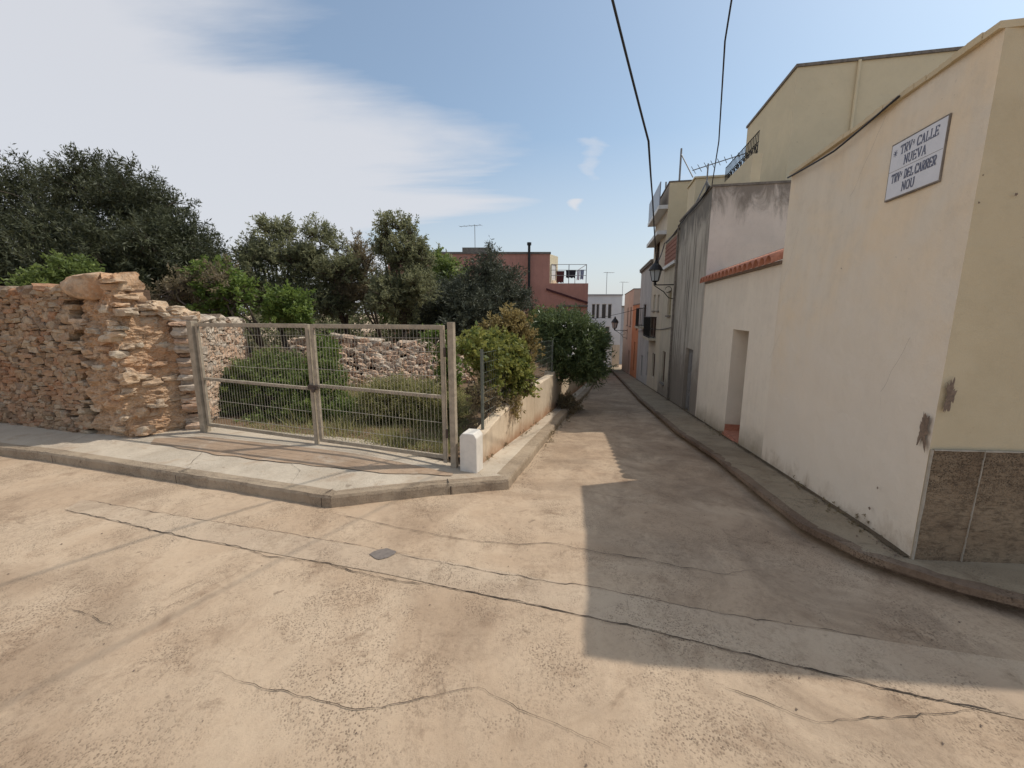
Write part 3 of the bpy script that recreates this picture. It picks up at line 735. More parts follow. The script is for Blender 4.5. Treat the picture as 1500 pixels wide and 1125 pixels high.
# the tumbled wall at the back of the lot
bkA, bkB = V2((-6.6, 12.3)), V2((-1.0, 13.2))
broot = empty('tumbled_stone_wall', (bkA.x, bkA.y, SW), 'collapsed pink rubble wall lying across the back of the overgrown lot', 'wall')
def t_bk(s): return 1.22 + .22 * math.sin(s * 1.4) * .6 + .18 * noise.noise(Vector((s * 1.6, 4, 0))) - max(0, s - 4.2) * .3
mb = MB(); core(mb, bkA, bkB, 0, t_bk, .7, 40, .1, FRONT, .08); mb.build('wall_core', M['earth'], broot)
mb = MB(); stone_face(mb, bkA, bkB, .05, t_bk, rs, (.07, .13), (.1, .26), .26, FRONT, True, .22, .1)
for k in range(950):       # stones slid down in front
    s = .2 + rs.random() * 5.4; p = bkA + (bkB - bkA).normalized() * s; dd = rs.random() * 1.3
    rock(mb, Vector((p.x, p.y - .12 - dd, .08 + max(0, (1 - dd / 1.3)) * 1.12 * (1 - .25 * rs.random() ** 2))), Vector((1, rs.uniform(-.5, .5), rs.uniform(-.4, .4))).normalized(), Vector((0, 1, rs.uniform(-.3, .3))).normalized(), Vector((0, 0, 1)), rs.uniform(.1, .26), rs.uniform(.1, .2), rs.uniform(.06, .13), rs, rs.random(), .22, .4, 3)
mb.build('stone_face', M['stoneb'], broot)

# ================================================================== GATE
gbase = gz(gr_.x, gr_.y) + SW
gdir = Vector((gr_.x - gl_.x, gr_.y - gl_.y, 0)); GL = gdir.length; gdir.normalize(); gn = Vector((gdir.y, -gdir.x, 0))
if gn.y > 0: gn = -gn
gate = empty('double_gate', (gl_.x, gl_.y, SW), 'wide galvanised steel gate of two wire mesh leaves closing the overgrown lot', 'gate')
GT = 1.95                                          # top of gate, world height
def gp(s, z, o=0): q = Vector((gl_.x, gl_.y, 0)) + gdir * s + gn * o; return Vector((q.x, q.y, z))
def bar(mb, a, b, w, d):
    """rectangular steel section between two points in the gate's plane: w in the plane, d across it"""
    a, b = Vector(a), Vector(b); t = (b - a).normalized(); side = gn.cross(t).normalized()
    mb.box(a - side * w / 2 - gn * d / 2, side * w, gn * d, b - a)
mb = MB(); bar(mb, gp(-.02, .05), gp(-.02, GT + .03), .11, .11); mb.build('post', M['gate'], gate, bevel=.006)
mb = MB(); bar(mb, gp(GL + .0, gbase - .1), gp(GL + .0, GT + .03), .08, .08)
mb.cbox(gp(GL, GT + .034), .084, .084, .006, gdir, gn); mb.build('post', M['gate'], gate, bevel=.006)
mid = (V2(on_plane(461, 560, gl_, gdir)) - V2(gl_)).dot(V2(gdir))
def base_s(s): return SW + .07 + (gbase - SW) * (s / GL) + .03
mt = 1.02
for lo, hi in ((.06, mid - .02), (mid + .02, GL - .10)):
    leaf = MB()
    bar(leaf, gp(lo + .025, base_s(lo) + .005), gp(lo + .025, GT - .005), .05, .045)
    leaf = leaf.build('leaf', M['gate'], gate, bevel=.004)
    mb = MB(); bar(mb, gp(hi - .03, base_s(hi) - .05), gp(hi - .03, GT - .005), .055, .05); mb.build('stile', M['gate'], leaf, bevel=.004)
    for za, zb, w in ((GT - .03, GT - .03, .06), (mt + .02, mt - .03, .045), (base_s(lo) + .03, base_s(hi) + .03, .055)):
        mb = MB(); bar(mb, gp(lo + .05, za), gp(hi - .0575, zb), w, .042); mb.build('rail', M['gate'], leaf, bevel=.003)
    mb = MB(); s = lo + .09
    while s < hi - .08:
        j = rnd.uniform(-.004, .004)
        mb.tube([gp(s + j, base_s(s) + .03, .026), gp(s, GT - .04, .026)], .0026, 4, False); s += .055
    for z in (.42, .70, 1.30, 1.62, 1.80):
        zo = base_s(lo) - SW - .1
        mb.tube([gp(lo + .05, z, .031), gp((lo + hi) / 2, z - .01 - .02, .031), gp(hi - .06, z - (.06 if z < 1 else .02), .031)], .0035, 4, False)
    mb.build('wire_mesh', M['wire'], leaf)
mb = MB(); mb.cbox(gp(mid, 1.02, .05), .16, .03, .07, gdir, gn); mb.cbox(gp(mid + .03, .98, .075), .05, .03, .06, gdir, gn); mb.build('latch', M['rust'], gate, bevel=.004)
for z in (.5, 1.6):
    mb = MB(); mb.tube([gp(GL - .075, z - .06, .06), gp(GL - .075, z + .06, .06)], .018, 8); mb.build('hinge', M['rust'], gate)

# white painted post stub and low wall
bp = G(688, 691, SW)
mb = MB(); bw = .24; zb = gz(bp.x, bp.y) + SW
o = Vector((bp.x - bw * .55, bp.y + .02, zb - .05)); ang = math.atan2(lw_dir.y, lw_dir.x) - math.pi / 2
ax = Vector((math.cos(ang), math.sin(ang), 0)); ay = Vector((-math.sin(ang), math.cos(ang), 0))
n_ = 3; ht = .58
prof = [(0, 0), (0, ht - .05), (.04, ht), (bw - .04, ht), (bw, ht - .06), (bw, 0)]
lo = [o + ax * x + Vector((0, 0, z)) for x, z in prof]; hi_ = [v + ay * .26 for v in lo]
mb.add(lo + hi_, [tuple(range(6))[::-1], tuple(range(6, 12))] + [(i, (i + 1) % 6, 6 + (i + 1) % 6, 6 + i) for i in range(6)])
tag(mb.build('bollard', M['blockw'], bevel=.012), 'short white painted concrete block at the near end of the low wall', 'bollard')
lroot = empty('low_wall', (lwA.x, lwA.y, gz(lwA.x, lwA.y)), 'low cream rendered garden wall stepping down along the lane left side', 'wall')
def lwp(s, o=0): q = V2(lwA) + lw_dir * s + Vector((-lw_dir.y, lw_dir.x)) * o; return q
LWL = (V2(lwB) - V2(lwA)).length
def wall_top(mb, s0, s1, z0, z1, th=.18, seg=24, seed=0):
    pts = []
    for i in range(seg + 1):
        s = s0 + (s1 - s0) * i / seg; z = z0 + (z1 - z0) * i / seg + .02 * noise.noise(Vector((s * 3, seed, 0)))
        pts.append((s, z))
    vs = []
    for s, z in pts:
        a, b = lwp(s, 0), lwp(s, th); g = gz(a.x, a.y) - .1
        vs += [(a.x, a.y, g), (a.x, a.y, z - .015), (a.x - .015, a.y, z), (b.x, b.y, z + .01), (b.x, b.y, g)]
    fs = []
    for i in range(seg):
        for k in range(4): fs.append((i * 5 + k, i * 5 + k + 1, (i + 1) * 5 + k + 1, (i + 1) * 5 + k))
    fs += [tuple(range(5))[::-1], tuple(seg * 5 + k for k in range(5))]
    mb.add(vs, fs)
def ztop_at(s, v):
    """height of the wall-line point seen at row v"""
    q = lwp(s); r = ray(750, v)
    lo_, hi_ = -3, 4
    for _ in range(40):
        m_ = (lo_ + hi_) / 2; d = np.array([q.x, q.y, m_]) - C0; f = d[1] * _c - d[2] * _s; up = d[1] * _s + d[2] * _c
        if 562.5 - FPX * up / f > v: lo_ = m_
        else: hi_ = m_
    return lo_
def s_at(u, v=560):
    p = on_plane(u, v, lwA, lw_dir); return (V2(p) - V2(lwA)).dot(lw_dir)
s1 = s_at(784); s2 = s_at(812)
mb = MB(); wall_top(mb, .26, s1, ztop_at(.26, 640), ztop_at(s1, 552), seed=1); mb.build('near_section', M['lowwall'], lroot)
mb = MB(); wall_top(mb, s1, s2, ztop_at(s1, 566), ztop_at(s2, 548), .18, 8, 2); mb.build('middle_section', M['lowwall'], lroot)
mb = MB(); wall_top(mb, s2, s2 + .25, ztop_at(s2, 546), ztop_at(s2, 546), .3, 3, 2); mb.build('pillar', M['lowwall'], lroot)
mb = MB(); wall_top(mb, s2 + .25, s2 + 14, ztop_at(s2, 560), -1.2, .18, 30, 3); mb.build('far_section', M['lowwall'], lroot)
# wire fence on the low wall
froot = empty('wire_fence', (lwA.x, lwA.y, 0), 'thin wire mesh fence on steel posts standing on the low wall', 'fence')
fs_ = [.55, (s1 + .55) / 2, s1 - .15, s2 + .1]
for s in fs_:
    q = lwp(s, .09); z0 = -.3; mb = MB(); zt = 1.60 - s * .03
    mb.tube([(q.x, q.y, z0), (q.x, q.y, zt)], .024, 8); mb.build('post', M['greenpost'], froot)
mb = MB()
for a, b in zip(fs_, fs_[1:]):
    for i in range(int((b - a) / .11)):
        s = a + i * .11; q = lwp(s, .09); mb.tube([(q.x, q.y, .2 - s * .01), (q.x, q.y, 1.55 - s * .03)], .0022, 3, False)
    for k in range(9):
        qa, qb = lwp(a, .09), lwp(b, .09); z = .35 + k * .15; mb.tube([(qa.x, qa.y, z - a * .03), (qb.x, qb.y, z - b * .03)], .0024, 3, False)
mb.build('wire_mesh', M['greenpost'], froot)

# ================================================================== WALLS WITH OPENINGS
def wall_panel(mb, O, ud, L, z0, z1, openings, depth, nd, zb=None):
    """face from O along ud (length L), z0..z1, outward normal nd, with openings cut and reveals of given depth"""
    us = sorted({0, L, *[o[0] for o in openings], *[o[1] for o in openings]}); zs = sorted({z0, z1, *[o[2] for o in openings], *[o[3] for o in openings]})
    us = [u for u in us if -1e-6 <= u <= L + 1e-6]; zs = [z for z in zs if z0 - 1e-6 <= z <= z1 + 1e-6]
    def p(u, z, o=0): q = O + ud * u + nd * o; return Vector((q.x, q.y, z))
    flip = ud.cross(Vector((0, 0, 1))).dot(nd) < 0
    def q4(a, b, c, d, f=False): mb.quad(*((a, b, c, d) if not (flip ^ f) else (d, c, b, a)))
    for ua, ub in zip(us, us[1:]):
        for za, zb_ in zip(zs, zs[1:]):
            mu, mz = (ua + ub) / 2, (za + zb_) / 2
            if any(o[0] < mu < o[1] and o[2] < mz < o[3] for o in openings): continue
            q4(p(ua, za), p(ub, za), p(ub, zb_), p(ua, zb_))
    for a, b, c, d in [o[:4] for o in openings]:
        q4(p(a, c), p(a, d), p(a, d, -depth), p(a, c, -depth), True) ; q4(p(b, c), p(b, c, -depth), p(b, d, -depth), p(b, d), True)
        q4(p(a, d), p(b, d), p(b, d, -depth), p(a, d, -depth), True); q4(p(a, c), p(a, c, -depth), p(b, c, -depth), p(b, c), True)
ZF = lambda s: gz(WP(s, 0).x, WP(s, 0).y) + SW - .1
def house(name, label, s0, s1, ztop, deep, mat, openings=(), depth=.14, side_mat=None, out=0, bottom=None, parapet=True, cop=M['coping'], cat='house', group=None, zfar=None):
    root = empty(name, WP(s0, ZF(s0), out), label, cat, group)
    zb = min(ZF(s0), ZF(s1)) - .2 if bottom is None else bottom
    mb = MB(); O = WP(s0, 0, out); L = s1 - s0
    wall_panel(mb, O, DU, L, zb, ztop, [(a - s0, b - s0, c, d) for a, b, c, d in openings], depth, DN)
    O2 = WP(s1, 0, out); zs = ztop
    def pq(s, z, o): return WP(s, z, o)
    mb.quad(pq(s1, zb, out), pq(s1, zb, -deep), pq(s1, ztop, -deep), pq(s1, ztop, out))
    mb.quad(pq(s1, zb, -deep), pq(s0, zb, -deep), pq(s0, ztop, -deep), pq(s1, ztop, -deep))
    if side_mat is None: mb.quad(pq(s0, zb, -deep), pq(s0, zb, out), pq(s0, ztop, out), pq(s0, ztop, -deep))
    mb.build('wall', mat, root)
    if side_mat is not None:
        m2 = MB(); m2.quad(pq(s0, zb, -deep), pq(s0, zb, out), pq(s0, ztop, out), pq(s0, ztop, -deep)); m2.build('side_wall', side_mat, root)
    m3 = MB(); m3.quad(pq(s0, ztop - .3, out - .2), pq(s1, ztop - .3, out - .2), pq(s1, ztop - .3, -deep), pq(s0, ztop - .3, -deep)); m3.build('roof', M['coping'], root)
    if parapet:
        m4 = MB()
        for i in range(8):
            a, b = s0 + L * i / 8, s0 + L * (i + 1) / 8
        m4.box(pq(s0 - .02, ztop + .001, out + .03), DU * (L + .04), -DN * .26, Vector((0, 0, .05)))
        m4.box(pq(s0 - .02, ztop + .002, out - .231), DU * .24, -DN * (deep - .25), Vector((0, 0, .05)))
        m4.box(pq(s1 - .22, ztop + .002, out - .231), DU * .24, -DN * (deep - .25), Vector((0, 0, .05)))
        m4.build('coping', cop, root)
    return root
def win(root, a, b, c, d, out=0, depth=.12, frame=M['bframe'], pane=M['glass'], kind='window', fw=.06, sill=True, mull=True):
    m = MB(); O = WP(a, 0, out - depth)
    L = b - a
    def bx(u0, u1, z0, z1): m.box(WP(a + u0, z0, out - depth), DU * (u1 - u0), DN * .05, Vector((0, 0, z1 - z0)))
    bx(0, fw, c, d); bx(L - fw, L, c, d); bx(fw, L - fw, c, c + fw); bx(fw, L - fw, d - fw, d)
    if mull: bx(L / 2 - fw / 2, L / 2 + fw / 2, c + fw, d - fw)
    f = m.build(kind, frame, root)
    m = MB(); m.box(WP(a, c, out - depth - .03), DU * L, DN * .025, Vector((0, 0, d - c))); m.build('pane', pane, f)
    if sill and kind == 'window':
        m = MB(); m.box(WP(a - .05, c - .05, out - .02), DU * (L + .1), DN * .08, Vector((0, 0, .05))); m.build('sill', M['coping'], f)
    return f
def leaf_door(root, a, b, c, d, depth=.14, mat=M['wood'], out=0):
    m = MB(); L = b - a; m.box(WP(a, c, out - depth - .04), DU * L, DN * .04, Vector((0, 0, d - c)))
    for k in range(3):
        z0 = c + .12 + k * (d - c - .2) / 3
        for q in (0, 1): m.box(WP(a + .08 + q * (L / 2), z0, out - depth), DU * (L / 2 - .16), DN * .015, Vector((0, 0, (d - c - .3) / 3 - .06)))
    o = m.build('door', mat, root)
    m = MB(); m.tube([WP(a + .1, (c + d) / 2, out - depth), WP(a + .1, (c + d) / 2, out - depth + .06), WP(a + .2, (c + d) / 2, out - depth + .06)], .012, 6); m.build('handle', M['iron'], o)
    return o
def balcony(root, a, b, z, out=0, proj=.45, h=.95):
    m = MB(); m.box(WP(a, z - .1, out + .001), DU * (b - a), DN * proj, Vector((0, 0, .1))); o = m.build('balcony', M['b3'], root)
    m = MB(); n = int((b - a) / .11)
    for i in range(n + 1):
        s = a + .02 + (b - a - .04) * i / n; m.tube([WP(s, z, out + proj - .04), WP(s, z + h, out + proj - .04)], .008, 4)
    for zz in (z + .05, z + h): m.tube([WP(a + .02, zz, out), WP(a + .02, zz, out + proj - .04), WP(b - .02, zz, out + proj - .04), WP(b - .02, zz, out)], .012, 5)
    for e in (a + .02, b - .02):
        for k in range(1, 4): m.tube([WP(e, z, out + proj * k / 4), WP(e, z + h, out + proj * k / 4)], .008, 4)
    m.build('railing', M['iron'], o)
# ---- near house
B1s = WS(1152, 330)[0]; B1z = WS(1155, 262)[1]
RD = Vector((1, -.085, 0)).normalized(); RN = Vector((RD.y, -RD.x, 0)) ; RN = RN if RN.y < 0 else -RN
h1 = empty('corner_house', (ORG.x, ORG.y, SW), 'large cream rendered house on the near right corner, with a rough brown plinth', 'house')
def RP(u, z, o=0): q = Vector((ORG.x, ORG.y, 0)) + RD * u + RN * o; return Vector((q.x, q.y, z))
def bumpy_wall(mb, f, U, z0, z1, nu, nz, amp, seed):
    vs = []; fs = []
    for i in range(nu + 1):
        for k in range(nz + 1):
            u = U * i / nu; z = z0 + (z1 - z0) * k / nz
            e = 0 if i in (0, nu) else 1
            o = (noise.noise(Vector((u * .7, z * .7, seed))) * amp + noise.noise(Vector((u * 2.3, z * 2.3, seed))) * amp * .35) * e
            vs.append(f(u, z, o))
    w = nz + 1
    for i in range(nu):
        for k in range(nz): fs.append((i * w + k, i * w + k + 1, (i + 1) * w + k + 1, (i + 1) * w + k))
    mb.add(vs, fs)
RU = 14.0
mb = MB(); bumpy_wall(mb, WP, B1s, ZF(B1s) - .3, B1z, 50, 50, .02, 1); mb.build('wall', M['cream'], h1, smooth=True)
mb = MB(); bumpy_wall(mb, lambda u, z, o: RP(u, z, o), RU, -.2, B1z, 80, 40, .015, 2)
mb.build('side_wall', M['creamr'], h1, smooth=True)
mb = MB(); e1 = WP(B1s, 0); e2 = RP(RU, 0); e3 = e2 + DU * B1s
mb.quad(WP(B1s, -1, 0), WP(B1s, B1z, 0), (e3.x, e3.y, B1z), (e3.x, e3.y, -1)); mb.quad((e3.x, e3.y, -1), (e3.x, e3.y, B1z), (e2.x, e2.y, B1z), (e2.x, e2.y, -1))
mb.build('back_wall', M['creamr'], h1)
mb = MB(); mb.quad(WP(.2, B1z - .35, -.2), WP(B1s, B1z - .35, -.2), (e3.x, e3.y, B1z - .35), (e2.x, e2.y, B1z - .35)); mb.build('roof', M['coping'], h1)
mb = MB()      # thin uneven coping: along the lane face, then along the side face
for i in range(24):
    a = B1s * i / 24; j = .012 * noise.noise(Vector((a * 3, 0, 0)))
    mb.box(WP(a, B1z + .001, .035 + j), DU * (B1s / 24 - .003), -DN * .25, Vector((0, 0, .045 + j)))
for i in range(50):
    a = RU * i / 50; mb.box(RP(a + .25, B1z + .002, .035), RD * (RU / 50 - .003), -RN * .25, Vector((0, 0, .045)))
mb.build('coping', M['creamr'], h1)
pz = on_plane(1360, 658, ORG, RD).z; 
mb = MB(); bumpy_wall(mb, lambda u, z, o: RP(u + .02, z, .012 + abs(o)), RU - .02, -.1, pz, 160, 16, .016, 6)
mb.quad(RP(.02, pz, 0), RP(RU, pz, 0), RP(RU, pz, .012), RP(.02, pz, .012))
mb.build('plinth', M['plinth'], h1, smooth=True)
mb = MB()
for i in range(40):
    a = 2.4 * i / 40; w = .005 + .006 * noise.noise(Vector((a * 9, 1, 1)))
    mb.box(RP(a + .02, pz - w, .013), RD * .06, RN * .012, Vector((0, 0, w * 2)))
for i in range(20):
    z = SW - .05 + (pz - SW + .05) * i / 20; w = .012 + .008 * noise.noise(Vector((z * 6, 1, 1)))
    mb.box(RP(.004, z, .002), RD * w * .8, RN * .020, Vector((0, 0, (pz - SW + .05) / 20)))
mb.build('plinth_edge', M['trimw'], h1)
ua = (on_plane(1437, 668, ORG, RD) - Vector((ORG.x, ORG.y, 0))).dot(RD); ub = (on_plane(1405, 812, ORG, RD) - Vector((ORG.x, ORG.y, 0))).dot(RD)
mb = MB()
for i in range(26):
    t = i / 26; z = pz + (SW - pz) * t; u = ua + (ub - ua) * t + .004 * noise.noise(Vector((t * 20, 0, 0))); w = .003 + .009 * abs(noise.noise(Vector((t * 23, 3, 0))))
    mb.box(RP(u - w / 2, z - (pz - SW) / 26, .006), RD * w, RN * .024, Vector((0, 0, (pz - SW) / 26)))
mb.build('paint_run', M['trimw'], h1)
def ragged(f, cu, cz, ru, rz, seed, n=44):
    vs = []
    for k in range(n):
        a = k / n * 2 * math.pi; q = .9 + .8 * noise.noise(Vector((math.cos(a) * 2.2, math.sin(a) * 2.2, seed))) + .5 * noise.noise(Vector((math.cos(a) * 7, math.sin(a) * 7, seed)))
        vs.append(f(cu + ru * q * math.cos(a), cz + rz * q * math.sin(a), .024))
    m = MB(); m.add(vs + [f(cu, cz, .026)], [(k, (k + 1) % n, n) for k in range(n)]); return m
c = on_plane(1387, 580, ORG, RD); u_ = (c - Vector((ORG.x, ORG.y, 0))).dot(RD)
def hairline(f, pts, w, seed):
    m = MB(); P_ = []
    for (a, z), (b, z2) in zip(pts, pts[1:]):
        for i in range(10): t = i / 10; P_.append((a + (b - a) * t + .02 * noise.noise(Vector((a * 9 + t * 4, z * 9, seed))), z + (z2 - z) * t + .02 * noise.noise(Vector((z * 9 + t * 4, a * 9, seed + 3)))))
    vs = [f(a, z - w, .024) for a, z in P_] + [f(a + w, z + w, .024) for a, z in P_]; n = len(P_)
    m.add(vs, [(i, i + 1, n + i + 1, n + i) for i in range(n - 1)]); m.build('hairline_crack', M['chip'], h1)
for k, pp in enumerate((((1.1, 3.9), (1.5, 3.3), (1.3, 2.7)), ((2.6, 3.2), (2.9, 2.5), (2.75, 1.9), (3.1, 1.4)), ((.35, 1.9), (.6, 1.4), (.5, 1.0)))): hairline(WP, pp, .0010, k)
ragged(RP, max(u_, .045), c.z, .035, .13, 3).build('plaster_damage', M['chip'], h1)
s_, z_ = WS(1364, 633); ragged(WP, max(.06, s_), z_, .05, .14, 5).build('plaster_damage', M['chip'], h1)
for (u, v, r_, q) in ((1483, 286, .012, 0), (1435, 258, .006, 0), (1429, 298, .008, 0), (1290, 715, .012, 1), (1278, 745, .016, 1), (1236, 393, .008, 1)):
    if q == 0: c = on_plane(u, v, ORG, RD); ragged(RP, (c - Vector((ORG.x, ORG.y, 0))).dot(RD), c.z, r_, r_, u).build('plaster_damage', M['chip'], h1)
    else: a, z = WS(u, v); ragged(WP, a, z, r_, r_, u).build('plaster_damage', M['chip'], h1)
# upper storey set well back, rising above the parapet
# ---- street sign
sA, zA = WS(1300, 293); sB, zB = WS(1378, 265)
zbot = (zA + zB) / 2; SWd = sA - sB; SH = .47 * SWd / .47
sg = empty('street_sign', WP(sB, zbot, 0), 'white tiled street name sign high on the cream wall near the corner', 'sign')
SH = WS(1309, 215)[1] - zA
def SP(x, z, o): return WP(sA - x, zbot + z, o)         # x runs left to right as read from the lane
mb = MB(); mb.box(SP(0, 0, -.01), -DU * SWd, DN * .03, Vector((0, 0, SH))); mb.build('plate', M['signw'], sg, bevel=.003)
mb = MB(); e = .012
mb.box(SP(-e, -e, -.01), -DU * (SWd + 2 * e), DN * .027, Vector((0, 0, e))); mb.box(SP(-e, SH, -.01), -DU * (SWd + 2 * e), DN * .027, Vector((0, 0, e)))
mb.box(SP(-e, 0, -.01), -DU * e, DN * .026, Vector((0, 0, SH))); mb.box(SP(SWd, 0, -.01), -DU * e, DN * .026, Vector((0, 0, SH)))
mb.build('rim', M['coping'], sg)
GLY = {'T': [(0, 1, 1, 1), (.5, 1, .5, 0), (.3, 0, .7, 0), (0, 1, 0, .8), (1, 1, 1, .8)], 'R': [(.15, 0, .15, 1), (.0, 0, .35, 0), (0, 1, .7, 1), (.7, 1, .92, .85), (.92, .85, .92, .65), (.92, .65, .7, .5), (.7, .5, .15, .5), (.5, .5, .95, 0), (.85, 0, 1, 0)],
 'V': [(.08, 1, .5, 0), (.92, 1, .5, 0), (-.05, 1, .3, 1), (.7, 1, 1.05, 1)], 'A': [(.08, 0, .5, 1), (.92, 0, .5, 1), (.25, .35, .75, .35), (-.05, 0, .25, 0), (.75, 0, 1.05, 0)],
 'C': [(1, .8, .7, 1), (.7, 1, .3, 1), (.3, 1, .05, .75), (.05, .75, .05, .25), (.05, .25, .3, 0), (.3, 0, .7, 0), (.7, 0, 1, .2), (1, 1, 1, .75)], 'L': [(.2, 0, .2, 1), (0, 1, .4, 1), (0, 0, .95, 0), (.95, 0, .95, .25)],
 'E': [(.15, 0, .15, 1), (0, 1, .95, 1), (0, 0, .95, 0), (.15, .5, .7, .5), (.95, 1, .95, .8), (.95, 0, .95, .2), (.7, .4, .7, .6)], 'N': [(.12, 0, .12, 1), (.12, 1, .88, 0), (.88, 0, .88, 1), (-.05, 1, .2, 1), (.72, 1, 1.03, 1), (-.03, 0, .28, 0)],
 'U': [(.12, 1, .12, .25), (.12, .25, .35, 0), (.35, 0, .65, 0), (.65, 0, .88, .25), (.88, .25, .88, 1), (-.04, 1, .28, 1), (.72, 1, 1.04, 1)], 'D': [(.15, 0, .15, 1), (0, 1, .6, 1), (0, 0, .6, 0), (.6, 1, .95, .7), (.95, .7, .95, .3), (.95, .3, .6, 0)],
 'O': [(.3, 0, .05, .3), (.05, .3, .05, .7), (.05, .7, .3, 1), (.3, 1, .7, 1), (.7, 1, .95, .7), (.95, .7, .95, .3), (.95, .3, .7, 0), (.7, 0, .3, 0)], 'a': [(.2, .9, .6, .9), (.6, .9, .6, .5), (.6, .6, .2, .6), (.2, .6, .2, .75), (.2, .75, .6, .75), (.15, .42, .7, .42)]}
def text(mb, txt, xc, z, h, w, gap):
    tot = sum(w * .5 if ch == ' ' else w * (.75 if ch == 'a' else 1) + gap for ch in txt) - gap; x = xc - tot / 2
    for ch in txt:
        if ch == ' ': x += w * .5; continue
        ww = w * (.75 if ch == 'a' else 1)
        for i, (x0, y0, x1, y1) in enumerate(GLY[ch]):
            a = Vector((x + x0 * ww, z + y0 * h)); b = Vector((x + x1 * ww, z + y1 * h)); t = (b - a)
            if t.length < 1e-5: continue
            n = Vector((-t.y, t.x)).normalized(); th = h * (.085 if abs(t.x) < abs(t.y) * .9 else .05) * (.5 if ch == 'a' else 1)
            e_ = t.normalized() * h * .02; o_ = .0205 + .0004 * i
            mb.quad(SP(a.x - e_.x + n.x * th, a.y - e_.y + n.y * th, o_), SP(a.x - e_.x - n.x * th, a.y - e_.y - n.y * th, o_), SP(b.x + e_.x - n.x * th, b.y + e_.y - n.y * th, o_), SP(b.x + e_.x + n.x * th, b.y + e_.y + n.y * th, o_))
        x += ww + gap
mb = MB(); lh = SH * .155; lw = SWd * .062
for args in (('TRVa CALLE', SWd * .54, SH * .77, lh, lw, lw * .22), ('NUEVA', SWd * .5, SH * .555, lh, lw * 1.1, lw * .25), ('TRVa DEL CARRER', SWd * .5, SH * .285, lh, lw * .82, lw * .17), ('NOU', SWd * .45, SH * .07, lh, lw * 1.1, lw * .25)):
    mb = MB(); text(mb, *args); mb.build('lettering', M['signb'], sg)
mb = MB(); mb.quad(SP(0, SH * .497, .0203), SP(SWd, SH * .497, .0203), SP(SWd, SH * .505, .0203), SP(0, SH * .505, .0203)); mb.build('tile_joint', M['coping'], sg)
mb = MB()
for r0, r1, n in ((.0, .009, 10),):
    c_ = (SWd * .09, SH * .83)
    mb.add([SP(c_[0] + .012 * math.cos(k * .6283), c_[1] + .017 * math.sin(k * .6283), .0206) for k in range(10)], [tuple(range(10))])
    for k in range(8): a = k * math.pi / 4; mb.quad(*[SP(c_[0] + math.cos(a + d) * q, c_[1] + math.sin(a + d) * q * 1.2, .0204) for d, q in ((-.2, .014), (-.1, .026), (.1, .026), (.2, .014))])
mb.build('emblem', M['signb'], sg)

# ---- patio wall with tile coping and doorway
T0, T1 = B1s, WS(1032, 430)[0]; TZ = WS(1142, 385)[1] - .02
pw = empty('patio_wall', WP(T0, ZF(T0)), 'whitewashed patio wall with a narrow doorway, topped by a row of red roof tiles', 'wall')
dn, df = WS(1088, 570)[0], WS(1066, 560)[0]; dz1 = WS(1087, 484)[1]; dz0 = ZF(df) + .12
mb = MB()
O = WP(T0, 0, -.012); L = T1 - T0
wall_panel(mb, O, DU, L, ZF(T1) - .3, TZ, [(dn - T0, df - T0, dz0, dz1)], .38, DN)
mb.quad(WP(T1, -1.2, -.012), WP(T1, -1.2, -.3), WP(T1, TZ, -.3), WP(T1, TZ, -.012))
for a, b in ((T0, dn), (df, T1)): mb.quad(WP(a, -1.2, -.392), WP(a, TZ, -.392), WP(b, TZ, -.392), WP(b, -1.2, -.392))
mb.quad(WP(dn, dz1, -.392), WP(dn, TZ, -.392), WP(df, TZ, -.392), WP(df, dz1, -.392))
mb.quad(WP(T0, TZ, -.012), WP(T1, TZ, -.012), WP(T1, TZ, -.392), WP(T0, TZ, -.392))
mb.build('wall', M['white'], pw)
mb = MB(); mb.box(WP(dn + .003, dz0 - .02, -.36), DU * (df - dn - .006), DN * .352, Vector((0, 0, .1))); mb.box(WP(df - .012, dz0 + .08, -.36), DU * .010, DN * .345, Vector((0, 0, .12)))
mb.box(WP(dn, dz0 - .16, -.01), DU * (df - dn), DN * .035, Vector((0, 0, .21)))
mb.build('tiled_step', M['tile'], pw)
leaf_door(pw, dn, df, dz0 + .08, dz1, .33, M['door'])
nt_ = 17
for i in range(nt_):
    s = T0 + .04 + (T1 - T0 - .04) * (i + .5) / nt_; w = (T1 - T0) / nt_
    m = MB(); vs = []; fs = []; n = 7
    sl = .22
    for (o, zz) in ((.13, 0), (-.42, sl)):
        for k in range(n + 1):
            a = math.pi * k / n; r_ = w * .50
            vs.append(WP(s + math.cos(a) * r_, TZ + .015 + zz + math.sin(a) * r_ * 1.05, o))
        for k in range(n + 1):
            a = math.pi * k / n; r_ = w * .50 - .014
            vs.append(WP(s + math.cos(a) * r_, TZ + .012 + zz + math.sin(a) * r_ * 1.05, o))
    m_ = n + 1
    for k in range(n):
        fs += [(k, 2 * m_ + k, 2 * m_ + k + 1, k + 1), (m_ + k, m_ + k + 1, 3 * m_ + k + 1, 3 * m_ + k), (k, k + 1, m_ + k + 1, m_ + k), (2 * m_ + k, 3 * m_ + k, 3 * m_ + k + 1, 2 * m_ + k + 1)]
    m.add(vs, fs); m.build('roof_tile', M['tile'], pw, smooth=True)
mb = MB(); mb.box(WP(T0 + .01, TZ + .002, .02), DU * (T1 - T0 - .02), -DN * .40, Vector((0, 0, .045)))
mb.box(WP(T0 + .01, TZ + .19, -.30), DU * (T1 - T0 - .02), -DN * .14, Vector((0, 0, .13))); mb.build('mortar_bed', M['chip'], pw)

